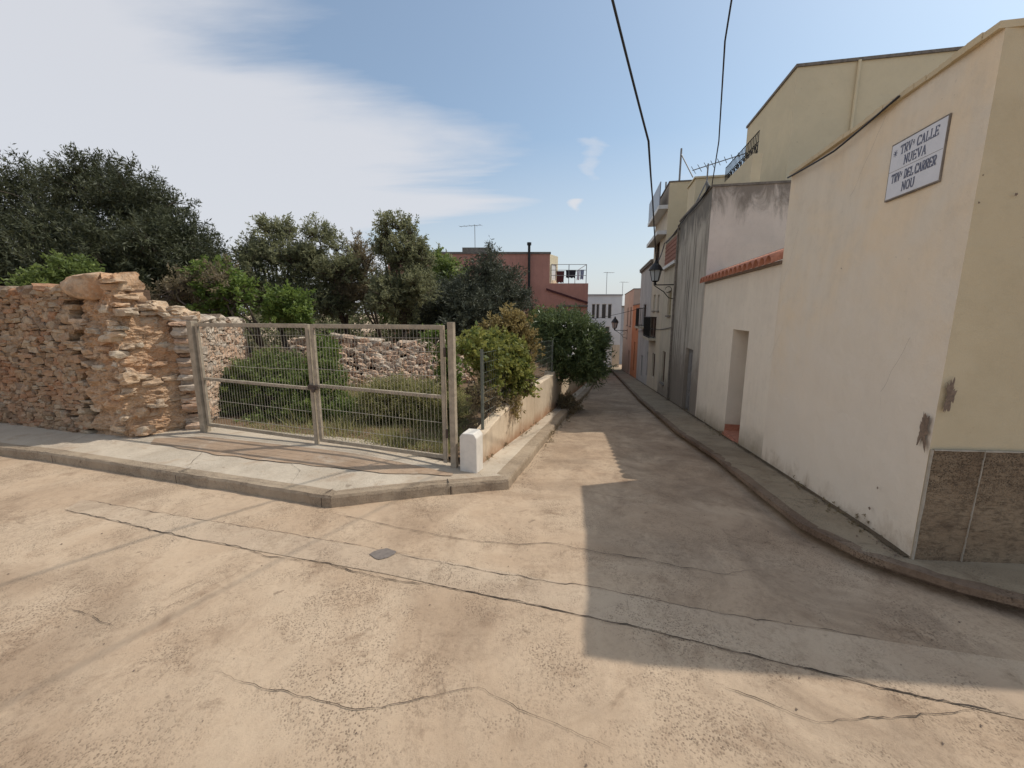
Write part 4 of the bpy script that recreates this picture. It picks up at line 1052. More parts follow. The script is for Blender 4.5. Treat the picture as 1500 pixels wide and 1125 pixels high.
# ---- streaky house
H2a, H2b = T1, WS(985, 500)[0]; H2z = WS(1047, 271)[1]
op = [(WS(1012, 560)[0], WS(1001, 560)[0], ZF(H2a + 2), WS(1008, 510)[1])]
h2 = house('streaked_house', 'old house with black-streaked grey front and pinkish stained end wall above the patio', H2a, H2b, H2z, 11, M['streaky'], op, .12, M['pink'])
leaf_door(h2, op[0][0], op[0][1], op[0][2] + .02, op[0][3], .10, plain('grey_painted_door', (.22, .21, .2), .7, 0, .3))
# ---- attic block behind it, yellow, tall
s_at2 = H2a + 2.2
up_ = empty('yellow_attic', WP(s_at2, H2z, -2.2), 'tall yellow rendered upper block rising behind the pinkish stained end wall', 'house')
az = H2z + 3.4
mb = MB()
a0 = -2.35
mb.box(WP(s_at2, H2z - .4, a0), DU * 3.6, -DN * 8.5, Vector((0, 0, az - H2z + .4)))
mb.build('wall', M['b4y'], up_)
mb = MB(); mb.box(WP(s_at2 - .04, az + .001, a0 + .04), DU * 3.68, -DN * 8.58, Vector((0, 0, .07))); mb.build('coping', M['coping'], up_)
mb = MB(); mb.tube([WP(s_at2 - .05, H2z, a0 - 1.4), WP(s_at2 - .05, az, a0 - 1.4)], .035, 8); mb.build('downpipe', M['b4y'], up_)
PT, PH, PO = 5.68, .48, -.8
mb = MB(); mb.box(WP(H2a + .02, H2z - .35, PO), DU * 2.5, -DN * .2, Vector((0, 0, PT - H2z + .35))); mb.build('terrace_parapet', M['b4y'], h2)
mb = MB()
for k in range(24):
    q = H2a + .06 + 2.42 * k / 23; mb.tube([WP(q, PT, PO - .1), WP(q, PT + PH, PO - .1)], .010, 4)
for zz in (PT + .04, PT + .25, PT + PH): mb.tube([WP(H2a + .04, zz, PO - .1), WP(H2a + 2.5, zz, PO - .1)], .014, 4)
for k in range(12):
    q = H2a + .15 + 2.2 * k / 12
    mb.tube([WP(q + .08 * math.cos(t * .7), PT + .14 + .08 * math.sin(t * .7), PO - .1) for t in range(8)], .012, 4)
mb.build('terrace_railing', M['iron'], h2)
mb = MB(); mb.box(WP(10.2, H2z - .32, -.2), DU * 1.0, -DN * .95, Vector((0, 0, 1.36))); mb.box(WP(10.16, H2z + 1.041, -.16), DU * 1.08, -DN * 1.03, Vector((0, 0, .05)))
mb.build('stair_hatch', M['b4y'], h2)

# ---- house 3 low, with brick parapet
H3a, H3b = H2b, WS(972, 420)[0]; H3z = WS(974, 358)[1]
wA = (WS(974, 535)[0], WS(969.5, 535)[0], WS(971, 562)[1], WS(972, 514)[1])
wB = (WS(983, 445)[0], WS(978, 445)[0], WS(980, 462)[1], WS(980, 426)[1])
h3 = house('brick_topped_house', 'narrow yellowish house with a brick clad parapet, right after the streaked house', H3a, H3b, H3z, 8, M['b3'], [wA, wB])
win(h3, *wA, frame=M['wood']); win(h3, *wB, frame=M['shut'], pane=M['shut'])
zk = WS(974, 392)[1]
mb = MB(); mb.box(WP(H3a + .06, zk, .001), DU * (H3b - H3a - .12), DN * .02, Vector((0, 0, H3z - zk - .1)))
for k in range(5): mb.box(WP(H3a + .06, zk + .12 + k * (H3z - zk - .2) / 5, .022), DU * (H3b - H3a - .12), DN * .012, Vector((0, 0, .035)))
mb.build('brick_band', M['brick'], h3)
mb = MB(); mb.box(WP(H3a, zk - .12, .001), DU * (H3b - H3a), DN * .12, Vector((0, 0, .1))); mb.build('ledge', M['bframe'], h3)
# ---- house 4 tall
H4a, H4b = H3b, WS(955, 420)[0]; H4z = WS(977, 275)[1]
def wpx(xn, xf, vt, vb): 
    xm = (xn + xf) / 2; return (WS(xn, (vt + vb) / 2)[0], WS(xf, (vt + vb) / 2)[0], WS(xm, vb)[1], WS(xm, vt)[1])
w4 = [wpx(961, 951.5, 464, 494), wpx(959, 955, 517, 554), wpx(960, 957, 432, 455), wpx(966, 963, 432, 455), wpx(966, 960, 355, 385)]
h4 = house('tall_beige_house', 'tall beige house with an upper balcony and a brown shuttered window', H4a, H4b, H4z, 8, M['b4'], w4, side_mat=M['b4y'])
win(h4, *w4[0], frame=M['wood'], pane=M['wood']); win(h4, *w4[1], frame=M['wood'], sill=False)
for w in w4[2:4]: win(h4, *w, frame=M['bframe'])
win(h4, *w4[4], frame=M['wood'])
balcony(h4, w4[0][0] - .1, w4[0][1] + .1, w4[0][2], proj=.3, h=.9)
for vz in (318, 350):
    z = WS(970, vz)[1]; mb = MB(); mb.box(WP(H4a + .05, z, .001), DU * (H4b - H4a - .1), DN * .35, Vector((0, 0, .14))); mb.build('balcony_slab', M['bframe'], h4)
z = WS(970, 318)[1]; mb = MB(); mb.box(WP(H4a + .08, z + .141, .30), DU * (H4b - H4a - .16), DN * .03, Vector((0, 0, .85))); mb.build('balcony_glass', M['glassgrey'], h4)
# ---- house 5
H5a, H5b = H4b, WS(937, 450)[0]; H5z = WS(950, 392)[1]
w5 = [wpx(946, 942, 446, 478), wpx(950, 947.5, 515, 552), wpx(941, 939, 520, 552)]
h5 = house('blue_grey_house', 'blue grey house with a small iron balcony and tiled eave, before the orange house', H5a, H5b, H5z, 8, M['b5'], w5)
for w in w5: win(h5, *w, frame=M['wood'], sill=False)
balcony(h5, w5[0][0] - .2, w5[0][1] + .2, w5[0][2] + .0, proj=.4)
mb = MB(); mb.box(WP(H5a - .03, H5z + .05, .10), DU * (H5b - H5a + .06), -DN * 1.1, Vector((0, 0, .09)))
for k in range(20): mb.tube([WP(H5a + (H5b - H5a) * (k + .5) / 20, H5z + .16, .12), WP(H5a + (H5b - H5a) * (k + .5) / 20, H5z + .3, -.9)], .06, 6)
mb.build('tiled_eave', M['coping'], h5)
# ---- orange and rose
H6a, H6b = H5b, WS(925, 500)[0]; H6z = WS(936, 446)[1]
w6 = [wpx(934, 931.5, 460, 485), wpx(929.5, 928, 500, 545)]
h6 = house('orange_house', 'orange rendered house on the right side far down the lane', H6a, H6b, H6z, 8, M['orange'], w6)
for w in w6: win(h6, *w, frame=M['wood'], sill=False)
H7a, H7b = H6b, H6b + 9; H7z = WS(928, 424)[1]
w7 = [(H7a + 1.2, H7a + 2.2, H7z - 2.6, H7z - 1.2), (H7a + 4, H7a + 5, H7z - 2.6, H7z - 1.2), (H7a + 1.2, H7a + 2.2, H7z - 6.6, H7z - 4.4)]
h7 = house('rose_house', 'pale rose rendered house at the far right end of the lane', H7a, H7b, H7z, 8, M['rose'], w7)
for w in w7: win(h7, *w, frame=M['wood'])

# ================================================================== FAR BUILDINGS
def boxhouse(name, label, A, B, z0, z1, deep, mat, cat='house'):
    """a block whose front runs A->B as seen from the lane"""
    A, B = Vector((A[0], A[1], 0)), Vector((B[0], B[1], 0)); ud = (B - A).normalized(); nd = Vector((ud.y, -ud.x, 0)); nd = nd if nd.y < 0 else -nd
    root = empty(name, (A.x, A.y, z0), label, cat); return root, A, ud, nd, (B - A).length
def px_x(u, y, v=480): r = ray(u, v); return r[0] / r[1] * y
# red house beyond the trees: front faces the lot, its right edge on the lane
YR = 27.0
zr_ = P(800, 372, YR).z; xa, xb_ = px_x(640, YR) - 3, P(805, 420, YR).x; xe = P(861, 440, YR).x
zter = P(830, 415, YR).z; zb0 = -2.6
rh, A, ud, nd, L = boxhouse('red_house', 'brick red house with a roof terrace and washing line beyond the dark tree', (xa, YR), (xe, YR), zb0, zr_, 9, M['red'])
mb = MB()
mb.box((xa, YR, zb0), (xb_ - xa, 0, 0), (0, 8, 0), (0, 0, zr_ - zb0)); mb.build('wall', M['red'], rh)
mb = MB(); mb.box((xb_ + .002, YR, zb0), (xe - xb_, 0, 0), (0, 8, 0), (0, 0, zter - zb0)); mb.build('terrace_wall', M['red'], rh)
mb = MB(); mb.box((xa - .05, YR - .06, zr_ + .001), (xb_ - xa + .1, 0, 0), (0, 8.1, 0), (0, 0, .12)); mb.build('coping', M['coping'], rh)
mb = MB(); x0 = P(676, 375, YR).x; x1 = P(718, 375, YR).x; mb.box((x0, YR + .5, zr_ + .121), (x1 - x0, 0, 0), (0, 2, 0), (0, 0, .35)); mb.build('roof_box', M['coping'], rh)
# light end wall and window of the upper floor, looking on to the terrace
pe = P(817, 400, YR + 1.3); a3, b3_ = Vector((xb_ + .004, YR + .05, 0)), Vector((pe.x, YR + 1.3, 0)); ud3 = (b3_ - a3).normalized(); nd3 = Vector((ud3.y, -ud3.x, 0)); L3 = (b3_ - a3).length
mb = MB(); wall_panel(mb, a3, ud3, L3, zter, zr_ - .1, [(.35, L3 - .25, zter + .25, zter + 1.25)], .1, nd3); bk3 = -nd3 * .15
mb.box((a3.x, a3.y, zr_ - .0995), ud3 * L3, bk3, (0, 0, .10)); mb.build('terrace_side', M['b4y'], rh)
mb = MB(); q3 = a3 + ud3 * .35 - nd3 * .08; mb.box((q3.x, q3.y, zter + .25), ud3 * (L3 - .6), nd3 * .03, (0, 0, 1.0)); mb.build('window', M['bframe'], rh)
mb = MB(); xs_ = P(800, 425, YR).x; z_a = P(800, 425, YR).z; z_b = P(860, 445, YR).z
mb.box((xs_, YR - .10, z_a), (xe - xs_, 0, z_b - z_a), (0, .097, 0), (0, 0, .12)); mb.build('sloping_band', M['maroon'], rh)
z3 = P(830, 447, YR).z; mb = MB(); mb.box((P(815, 440, YR).x, YR - .12, z3 - .1), (xe - P(815, 440, YR).x, 0, 0), (0, .115, 0), (0, 0, .1)); mb.build('ledge', M['coping'], rh)
mb = MB(); mb.box((xe + .003, YR + .2, zb0), (.03, 0, 0), (0, 7.6, 0), (0, 0, zter - zb0 - .1)); mb.build('lane_wall', M['redlight'], rh)
mb = MB(); cx_ = P(775, 400, YR - .3).x
mb.tube([(cx_, YR - .2, 2.5), (cx_, YR - .2, P(775, 360, YR).z)], .085, 10); mb.tube([(cx_, YR - .2, P(775, 360, YR).z), (cx_, YR - .2, P(775, 356, YR).z)], .14, 10)
mb.build('flue_pipe', M['iron'], rh)
mb = MB(); zt = P(830, 387, YR).z
for x in (xb_ + .1, (xb_ + xe) / 2, xe - .12): mb.tube([(x, YR + .15, zter), (x, YR + .15, zt)], .025, 6)
for z in (zt, zt - .35, zter + .5): mb.tube([(xb_ + .1, YR + .15, z), (xe - .12, YR + .15, z)], .018, 5)
mb.tube([(xe - .12, YR + .15, zt), (xe - .12, YR + 5, zt)], .018, 5); mb.tube([(xe - .12, YR + 5, zter), (xe - .12, YR + 5, zt)], .025, 6)
mb.build('terrace_frame', M['alu'], rh)
def cloth(x0, x1, z1, z0, m, lab, y):
    mb = MB(); n = 8; vs = []
    for k in range(2):
        for i in range(n + 1):
            for j in range(4):
                x = x0 + (x1 - x0) * i / n; vs.append((x + .02 * math.sin(j + i), y + .05 * math.sin(i * 1.9) * (j / 3) + k * .02, z1 + (z0 - z1) * j / 3 + (.04 * math.sin(i * 2.3) if j == 3 else 0)))
    w = 4
    fs = []
    for i in range(n):
        for j in range(3): fs.append((i * w + j, i * w + j + 1, (i + 1) * w + j + 1, (i + 1) * w + j)); b = (n + 1) * w; fs.append((b + i * w + j, b + (i + 1) * w + j, b + (i + 1) * w + j + 1, b + i * w + j + 1))
    mb.add(vs, fs); tag(mb.build('laundry', m, smooth=True), lab, 'laundry', 'laundry on the terrace line')
yl = YR + .6
for a, b, vt, vb, m, lab in ((815, 826, 397, 414, 'maroon', 'dark maroon garment hanging at the left end of the terrace line'), (829, 843, 396, 407, 'darkcloth', 'black garment hanging in the middle of the terrace line'), (845, 849, 396, 410, 'whitecloth', 'white cloth hanging between the black and the blue laundry'), (850, 855, 395, 409, 'bluecloth', 'grey blue cloth hanging at the right end of the terrace line')):
    pa, pb = P(a, vt, yl), P(b, vb, yl); cloth(pa.x, pb.x, pa.z, pb.z, M[m], lab, yl)
def antenna(base, h, label, dirv=(1, 0, 0), length=1.2, n=6, group='television aerials on the roofs', el=.35, mastr=.02, tilt=0):
    root = empty('tv_antenna', base, label, 'antenna', group); b = Vector(base); d = Vector(dirv).normalized(); side = Vector((-d.y, d.x, 0)); t = (d + Vector((0, 0, tilt))).normalized()
    m = MB(); m.tube([b, b + Vector((0, 0, h))], mastr, 6); m.build('mast', M['alu'], root)
    top = b + Vector((0, 0, h - .05)); m = MB(); m.tube([top - t * length * .3, top + t * length * .7], mastr * .7, 5)
    for k in range(n):
        c = top + t * length * (-.28 + .96 * k / (n - 1)); e = el * (1 - .4 * k / n); m.tube([c - side * e, c + side * e], mastr * .4, 4)
    m.build('aerial', M['alu'], root); return root
p = P(696, 369, YR + .8); q = P(696, 332, YR + .8); antenna((p.x, p.y, zr_ + .12), q.z - zr_, 'tall thin television aerial on the red house roof', (-1, .3, 0), 1.5, 5)
# end of the lane: pale grey block closing the view
YG = 47.0
ga, gb = P(846, 480, YG).x - 2, P(909, 480, YG).x; gzt = P(890, 433, YG).z; gzb = -4.9
gh = empty('grey_block', (ga, YG, gzb), 'pale grey flat roofed block with tall windows closing the end of the lane', 'building')
def zv(v, y=YG): return P(890, v, y).z
wins = [(P(a, 460, YG).x, P(b, 460, YG).x, zv(vb), zv(vt)) for a, b, vt, vb in ((866.5, 872, 445, 467), (873, 878, 445, 467), (881, 888, 445, 467), (890, 896, 445, 467), (879, 885, 478, 501), (887, 894, 478, 501))]
mb = MB(); O = Vector((ga, YG, 0)); X = Vector((1, 0, 0)); Y_ = Vector((0, -1, 0))
wall_panel(mb, O, X, gb - ga, gzb, gzt, [(a - ga, b - ga, c, d) for a, b, c, d in wins], .15, Y_)
mb.box((ga, YG + .16, gzb), (gb - ga, 0, 0), (0, 8, 0), (0, 0, gzt - gzb - .001)); mb.quad((gb, YG, gzb), (gb, YG + .16, gzb), (gb, YG + .16, gzt), (gb, YG, gzt))
mb.build('wall', M['grey'], gh)
for a, b, c, d in wins:
    m = MB()
    for x0, x1, z0, z1 in ((a, a + .06, c, d), (b - .06, b, c, d), (a + .06, b - .06, c, c + .06), (a + .06, b - .06, d - .06, d)): m.box((x0, YG + .07, z0), (x1 - x0, 0, 0), (0, .05, 0), (0, 0, z1 - z0))
    f = m.build('window', M['bframe'], gh); m = MB(); m.box((a + .06, YG + .09, c + .06), (b - a - .12, 0, 0), (0, .02, 0), (0, 0, d - c - .12)); m.build('pane', M['glass'], f)
mb = MB(); mb.box((ga - .1, YG - .12, gzt + .001), (gb - ga + .2, 0, 0), (0, 8.4, 0), (0, 0, .15)); mb.build('coping', M['grey2'], gh)
mb = MB(); x0 = P(897, 510, YG).x; mb.box((x0, YG - .05, gzb), (P(908, 500, YG).x - x0, 0, 0), (0, .048, 0), (0, 0, zv(505) - gzb)); mb.build('base_panel', M['b4'], gh)
p = P(888, 432, YG + 2); antenna((p.x, YG + 2, gzt + .15), 2.6, 'thin television aerial on the grey block at the lane end', (1, .2, 0), 1.2, 5, mastr=.03)
YG2 = 56.0
g2 = empty('back_block', (P(908, 480, YG2).x, YG2, -5), 'dull grey block glimpsed in the gap beyond the grey end building', 'building')
xa2, xb2 = P(905, 480, YG2).x, P(935, 480, YG2).x; z2t = P(912, 450, YG2).z
mb = MB(); mb.box((xa2, YG2, -5.2), (xb2 - xa2, 0, 0), (0, 6, 0), (0, 0, z2t + 5.2)); mb.build('wall', M['grey2'], g2)
mb = MB(); mb.box((xa2 - .1, YG2 - .15, z2t + .001), (xb2 - xa2 + .2, 0, 0), (0, 6.3, 0), (0, 0, .2)); mb.build('coping', M['coping'], g2)
m = MB(); xw = P(912.5, 495, YG2).x; m.box((xw, YG2 - .06, P(912, 500, YG2).z), (.8, 0, 0), (0, .058, 0), (0, 0, 1.3)); m.build('window', M['bframe'], g2)
p = P(914, 443, YG2); antenna((p.x, YG2 + 1, z2t + .2), 3.2, 'thin television aerial on the back block beyond the lane end', (1, .2, 0), 1.2, 6, mastr=.03)

# ================================================================== RIGHT SIDE ROOF CLUTTER, LAMPS, CABLES
sx = (H3a + H3b) / 2
base = WP(WS(1013, 290)[0] * 0 + H2b - 1.6, H2z + .05, -.35)
ant = antenna(base, 1.15, 'large television aerial on a tripod over the streaked house roof edge', (DN * -1 + DU * -.4), 1.35, 9, tilt=.15)
m = MB()
for k in (-1, 0, 1): m.tube([Vector(base) + Vector((0, 0, .7)), Vector(base) + DU * .35 * k + DN * (.3 if k == 0 else -.2)], .02, 5)
m.build('tripod', M['alu'], ant)
for (s, o, h, lab) in ((H4a + .4, -.4, 1.3, 'bare grey metal pole with a slanting strut on the tall beige house'), (H4b - .4, -.3, .9, 'short bare metal pole at the lane edge of the tall beige house roof')):
    m = MB(); m.tube([WP(s, H4z, o), WP(s, H4z + h, o)], .035, 6)
    if h > 1: m.tube([WP(s, H4z + h * .85, o), WP(s - .9, H4z, o - .3)], .022, 5)
    tag(m.build('roof_pole', M['alu']), lab, 'pole')
def lantern(base, arm, label, sc=1.0):
    """wall lantern: wrought bracket with scroll, hexagonal tapered glass, hat"""
    b = Vector(base); t = b + DN * arm; root = empty('wall_lantern', base, label, 'lamp', 'iron lanterns on wall brackets along the lane')
    m = MB(); m.tube([b, t], .018 * sc, 6); m.tube([b - Vector((0, 0, .42 * sc)), b - Vector((0, 0, .38 * sc)) + DN * .18 * sc, b - Vector((0, 0, .2 * sc)) + DN * .33 * sc, b + DN * .62 * sc - Vector((0, 0, .01))], .014 * sc, 6)
    m.tube([b + DN * (.2 + .09 * math.cos(a * .6)) * sc + Vector((0, 0, (-.14 + .09 * math.sin(a * .6)) * sc)) for a in range(10)], .010 * sc, 5)
    m.box(b - DU * .03 - Vector((0, 0, .5 * sc)), DU * .06, DN * .02, Vector((0, 0, .58 * sc))); m.build('bracket', M['iron'], root)
    m = MB(); m.lathe(t, [(.03 * sc, 0), (.05 * sc, .03 * sc), (.03 * sc, .07 * sc), (.09 * sc, .1 * sc), (.11 * sc, .12 * sc)], 6); m.build('base_cup', M['iron'], root)
    m = MB(); m.lathe(t + Vector((0, 0, .121 * sc)), [(.10 * sc, 0), (.165 * sc, .30 * sc)], 6); m.build('glass', M['lampglass'], root)
    m = MB()
    for k in range(6):
        a = k * math.pi / 3; m.tube([t + Vector((.105 * sc * math.cos(a), .105 * sc * math.sin(a), .12 * sc)), t + Vector((.172 * sc * math.cos(a), .172 * sc * math.sin(a), .425 * sc))], .010 * sc, 4)
    m.build('frame', M['iron'], root)
    m = MB(); m.lathe(t + Vector((0, 0, .421 * sc)), [(.21 * sc, 0), (.20 * sc, .03 * sc), (.13 * sc, .14 * sc), (.07 * sc, .2 * sc), (.05 * sc, .25 * sc), (.02 * sc, .32 * sc)], 12); m.build('hat', M['iron'], root)
    return t
sl, zl = WS(990, 417)
tl = lantern(WP(sl, zl, .002), .66, 'large black iron lantern on a scrolled bracket beside the streaked house', 1.12)
sl2 = WS(919, 484)[0]; zl2 = WS(919, 484)[1]; lantern(WP(min(sl2, H7b - 1), zl2, .002), 1.0, 'small distant iron lantern on the rose house near the lane end', 1.5)
def cable(name, pts, r, label, sag=0):
    out = []
    for a, b in zip(pts, pts[1:]):
        a, b = Vector(a), Vector(b)
        for i in range(12):
            t = i / 12; p = a.lerp(b, t); p.z -= sag * 4 * t * (1 - t) * (b - a).length / 8; out.append(p)
    out.append(Vector(pts[-1])); m = MB(); m.tube(out, r, 6); return tag(m.build(name, M['cable'], smooth=True), label, 'cable')
w1b = P(950, 207, 7.0); w1c = P(956, 292, 10.5)
cable('overhead_cable', [tl + Vector((0, 0, .80)), P(959, 345, 12.8), w1c, w1b, (.8, 4.9, 6.1), (-5, -4, 9)], .017, 'black cable dropping from above to the big lantern', .06)
cornB2 = WP(H2a + .1, H2z + .06, 0)
cable('overhead_cable', [cornB2, P(1053, 207, 8.4), P(1062, 60, 6.0), (-1, -4, 9)], .011, 'thin black cable rising from the corner of the streaked house roof', .03)
cable('eave_cable', [cornB2 + DN * .05, WP(H2a + 2.5, H2z - .05, .05), WP(H2b - .3, H2z - .1, .05), WP(H3a + .5, H3z + .02, .06), WP(H3b, H3z, .06), tl + Vector((.05, 0, .76))], .018, 'black cable bundle strung along the top edge of the streaked front', .25)
cable('eave_cable', [WP(B1s - .03, B1z - .02, .06), WP(B1s * .62, B1z - .08, .05), WP(B1s * .3, B1z + .02, .045)], .01, 'thin cable clipped under the parapet of the cream corner house', .05)
cable('eave_cable', [WP(H2b, ZF(H2b) + 2.6, .03), WP(H3b, ZF(H3b) + 2.65, .03), WP(H4b, ZF(H4b) + 2.9, .03), WP(H5b, ZF(H5b) + 3.0, .03)], .012, 'thin cable stapled along the house fronts at door height', .04)
cable('overhead_cable', [P(864, 468, 27.2), WP(H6a + 2, ZF(H6a) + 4.3, .02)], .016, 'thin cable crossing the lane from the red house to the orange house', .1)
mb = MB(); mb.tube([WP(H2b - .05, H2z - .1, .05), WP(H2b - .05, ZF(H2b) + .1, .05)], .035, 8)
tag(mb.build('downpipe', M['coping']), 'dark drainpipe between the streaked house and the brick topped house', 'pipe')

# ================================================================== PLANTS
def leaf_cloud(name, blobs, n, ll, lw, mat, parent, seed, cl=26, spread=.5, shell=2.4, droop=0, upb=.3, tonef=None, minz=None, kind=None):
    """leaves gathered on short sprays spread through the given ellipsoids (x, y, z, rx, ry, rz)"""
    g = np.random.default_rng(seed); B = np.array(blobs, float)
    vol = (B[:, 3] * B[:, 4] * B[:, 5]) ** .8; pr = vol / vol.sum(); nc = max(1, n // cl)
    bi = g.choice(len(B), nc, p=pr); d = g.normal(size=(nc, 3)); d /= np.linalg.norm(d, axis=1)[:, None]
    rad = g.random(nc) ** (1 / shell)
    # uneven outline
    rad *= 1 + .22 * np.sin(d[:, 0] * 7 + bi * 1.7) * np.cos(d[:, 2] * 6 + bi) + .10 * g.normal(size=nc)
    rad *= np.where(g.random(nc) < .07, 1 + .30 * g.random(nc), 1)
    cc = B[bi, :3] + d * rad[:, None] * B[bi, 3:6]
    sprd = d + np.array([0, 0, upb]) + g.normal(size=(nc, 3)) * .45; sprd /= np.linalg.norm(sprd, axis=1)[:, None]
    ctone = np.clip(.45 + .22 * g.normal(size=nc), 0, 1)
    k = np.repeat(np.arange(nc), cl); t = g.random(len(k)) * ll * 3.2 * spread * 2
    c = cc[k] + sprd[k] * t[:, None] + g.normal(size=(len(k), 3)) * ll * spread * (0.55)
    a = sprd[k] * .6 + g.normal(size=(len(k), 3)) * .75; a[:, 2] -= droop; a /= np.linalg.norm(a, axis=1)[:, None]
    b = np.cross(a, g.normal(size=(len(k), 3))); b /= np.linalg.norm(b, axis=1)[:, None]
    sz = (.6 + .8 * g.random(len(k)))[:, None]
    c0 = c; c1 = c + a * ll * .45 * sz + b * lw * .5 * sz; c2 = c + a * ll * sz; c3 = c + a * ll * .45 * sz - b * lw * .5 * sz
    v = np.stack([c0, c1, c2, c3], 1)
    if minz is not None: keep = v[:, :, 2].min(1) > minz; v = v[keep]; k = k[keep]
    nq = len(v); v = v.reshape(-1, 3)
    m = bpy.data.meshes.new(name); m.vertices.add(nq * 4); m.vertices.foreach_set('co', v.ravel().astype(np.float32))
    m.loops.add(nq * 4); m.loops.foreach_set('vertex_index', np.arange(nq * 4, dtype=np.int32))
    m.polygons.add(nq); m.polygons.foreach_set('loop_start', np.arange(0, nq * 4, 4, dtype=np.int32)); m.update(calc_edges=True)
    at = m.attributes.new('tone', 'FLOAT', 'FACE'); tn = np.clip(ctone[k] + .22 * g.normal(size=nq), 0, 1); at.data.foreach_set('value', tn.astype(np.float32))
    m.materials.append(mat); o = bpy.data.objects.new(name, m); COL.objects.link(o)
    if parent is not None:
        o.parent = parent; o.matrix_basis = parent.matrix_basis.inverted()
    return o, cc
def limbs(mb, base, blobs, r0, r, trunk_h=None, twigs=0, cc=None, tr=.012):
    """a forked trunk with a limb to every part of the crown, and bare twigs running through it"""
    base = Vector(base); cen = Vector(np.mean([b[:3] for b in blobs], axis=0)); th = trunk_h or (cen.z - base.z) * .35
    fork = base + Vector(((cen.x - base.x) * .3 + r.uniform(-.1, .1), (cen.y - base.y) * .3, th))
    mid_ = base.lerp(fork, .5) + Vector((r.uniform(-.08, .08), r.uniform(-.08, .08), 0))
    mb.tube([base - Vector((0, 0, .1)), mid_, fork], [r0 * 1.25, r0, r0 * .85], 8)
    for b in blobs:
        t = Vector(b[:3]) + Vector((0, 0, b[5] * .3)); m1 = fork.lerp(t, .4) + Vector((r.uniform(-.2, .2), r.uniform(-.2, .2), r.uniform(0, .25)))
        m2 = fork.lerp(t, .75) + Vector((r.uniform(-.2, .2), r.uniform(-.2, .2), r.uniform(-.05, .2)))
        mb.tube([fork, m1, m2, t], [r0 * .55, r0 * .38, r0 * .22, r0 * .08], 6)
    if twigs and cc is not None:
        st = max(1, len(cc) // twigs); B = [Vector(b[:3]) for b in blobs]
        for q in cc[::st]:
            q = Vector(q); h = min(B, key=lambda z: (z - q).length); s0 = h.lerp(q, .25) + Vector((0, 0, -.1)); m1 = h.lerp(q, .65) + Vector((r.uniform(-.1, .1), r.uniform(-.1, .1), r.uniform(-.1, .06)))
            mb.tube([s0, m1, q, q + (q - m1) * .35], [tr * 1.3, tr, tr * .6, tr * .25], 4, False)
def tree(name, label, base, blobs, n, ll, lw, mat, seed, r0=.12, cat='tree', group='trees and bushes in the overgrown lot', twigs=120, cl=26, shell=2.4, droop=0, spread=.5, twigmat='bark', upb=.3, tr=.012, crown='crown', minz=None, clump=9, csz=.42):
    root = empty(name, base, label, cat, group)
    cb = clumps(blobs, clump, seed) if clump else blobs
    cr, cc = leaf_cloud(crown, cb, n, ll, lw, mat, root, seed, cl, spread, shell, droop, upb, minz=minz)
    r = random.Random(seed); mb = MB(); limbs(mb, base, blobs, r0, r, None, twigs, cc, tr); mb.build('trunk' if cat == 'tree' else 'stems', M[twigmat], root, smooth=True)
    return root
def clumps(blobs, k, seed, f=.42):
    """each rounded part of a crown is itself a heap of smaller leaf clumps, uneven in size and reach"""
    g = random.Random(seed * 7 + 1); out = []
    for b in blobs:
        out.append((b[0], b[1], b[2], b[3] * .62, b[4] * .62, b[5] * .62))
        for i in range(k):
            d = Vector((g.gauss(0, 1), g.gauss(0, 1), g.gauss(.25, 1))).normalized(); q = f * g.uniform(.55, 1.15); rr_ = g.uniform(.5, .92)
            out.append((b[0] + d.x * b[3] * rr_, b[1] + d.y * b[4] * rr_, b[2] + d.z * b[5] * rr_, b[3] * q, b[4] * q, b[5] * q))
    return out
def bl(y, lst):
    """crown parts from (u, v, ru, rv) as seen at distance y, depth radius dy and offset dd: (u, v, ru, rv, dy, dd)"""
    out = []
    for u, v, ru, rv, dy, dd in lst:
        p = P(u, v, y + dd); k = (y + dd) / FPX; out.append((p.x, p.y, p.z, ru * k * 1.05, dy, rv * k * 1.05))
    return out
tree('olive_tree', 'huge dark olive tree at the far left behind the stone wall', (-14.0, 14.2, 0), bl(13, [(-150, 330, 90, 80, 2.0, 1), (-60, 300, 70, 60, 1.8, 0), (5, 296, 44, 46, 1.5, .5), (52, 268, 34, 38, 1.2, 1), (92, 305, 30, 36, 1.0, .5), (115, 340, 34, 34, 1.2, 0), (-30, 380, 90, 60, 1.8, -1), (70, 370, 70, 55, 1.6, -1.2), (-130, 420, 80, 50, 1.6, -1.5), (20, 420, 70, 36, 1.4, -1.5), (95, 400, 50, 40, 1.3, -1.6)]), 110000, .12, .028, M['olive'], 21, .28, twigs=260)
tree('olive_tree', 'broad dark olive tree right of the huge one, sloping down to the right', (-9.0, 14.5, 0), bl(13, [(150, 282, 36, 38, 1.4, .5), (192, 308, 34, 32, 1.3, 0), (226, 300, 28, 40, 1.2, .3), (262, 345, 32, 28, 1.2, 0), (290, 360, 20, 24, .9, .2), (312, 385, 22, 16, .9, 0), (160, 370, 60, 48, 1.6, -1), (230, 385, 52, 44, 1.5, -1), (190, 420, 60, 30, 1.2, -1.3), (285, 405, 40, 26, 1.2, -.5)]), 95000, .12, .028, M['olive'], 22, .24, twigs=240)
tree('bare_shrub', 'brown twiggy half bare shrub under the sloping olive, above the wall top', (-6.6, 10.6, .1), bl(10.8, [(290, 420, 34, 30, .8, 0), (255, 430, 30, 26, .7, -.3), (325, 415, 24, 28, .7, 0)]), 5000, .08, .028, M['brownscrub'], 23, .07, 'shrub', twigs=520, twigmat='twig', shell=1.6, tr=.010, clump=4)
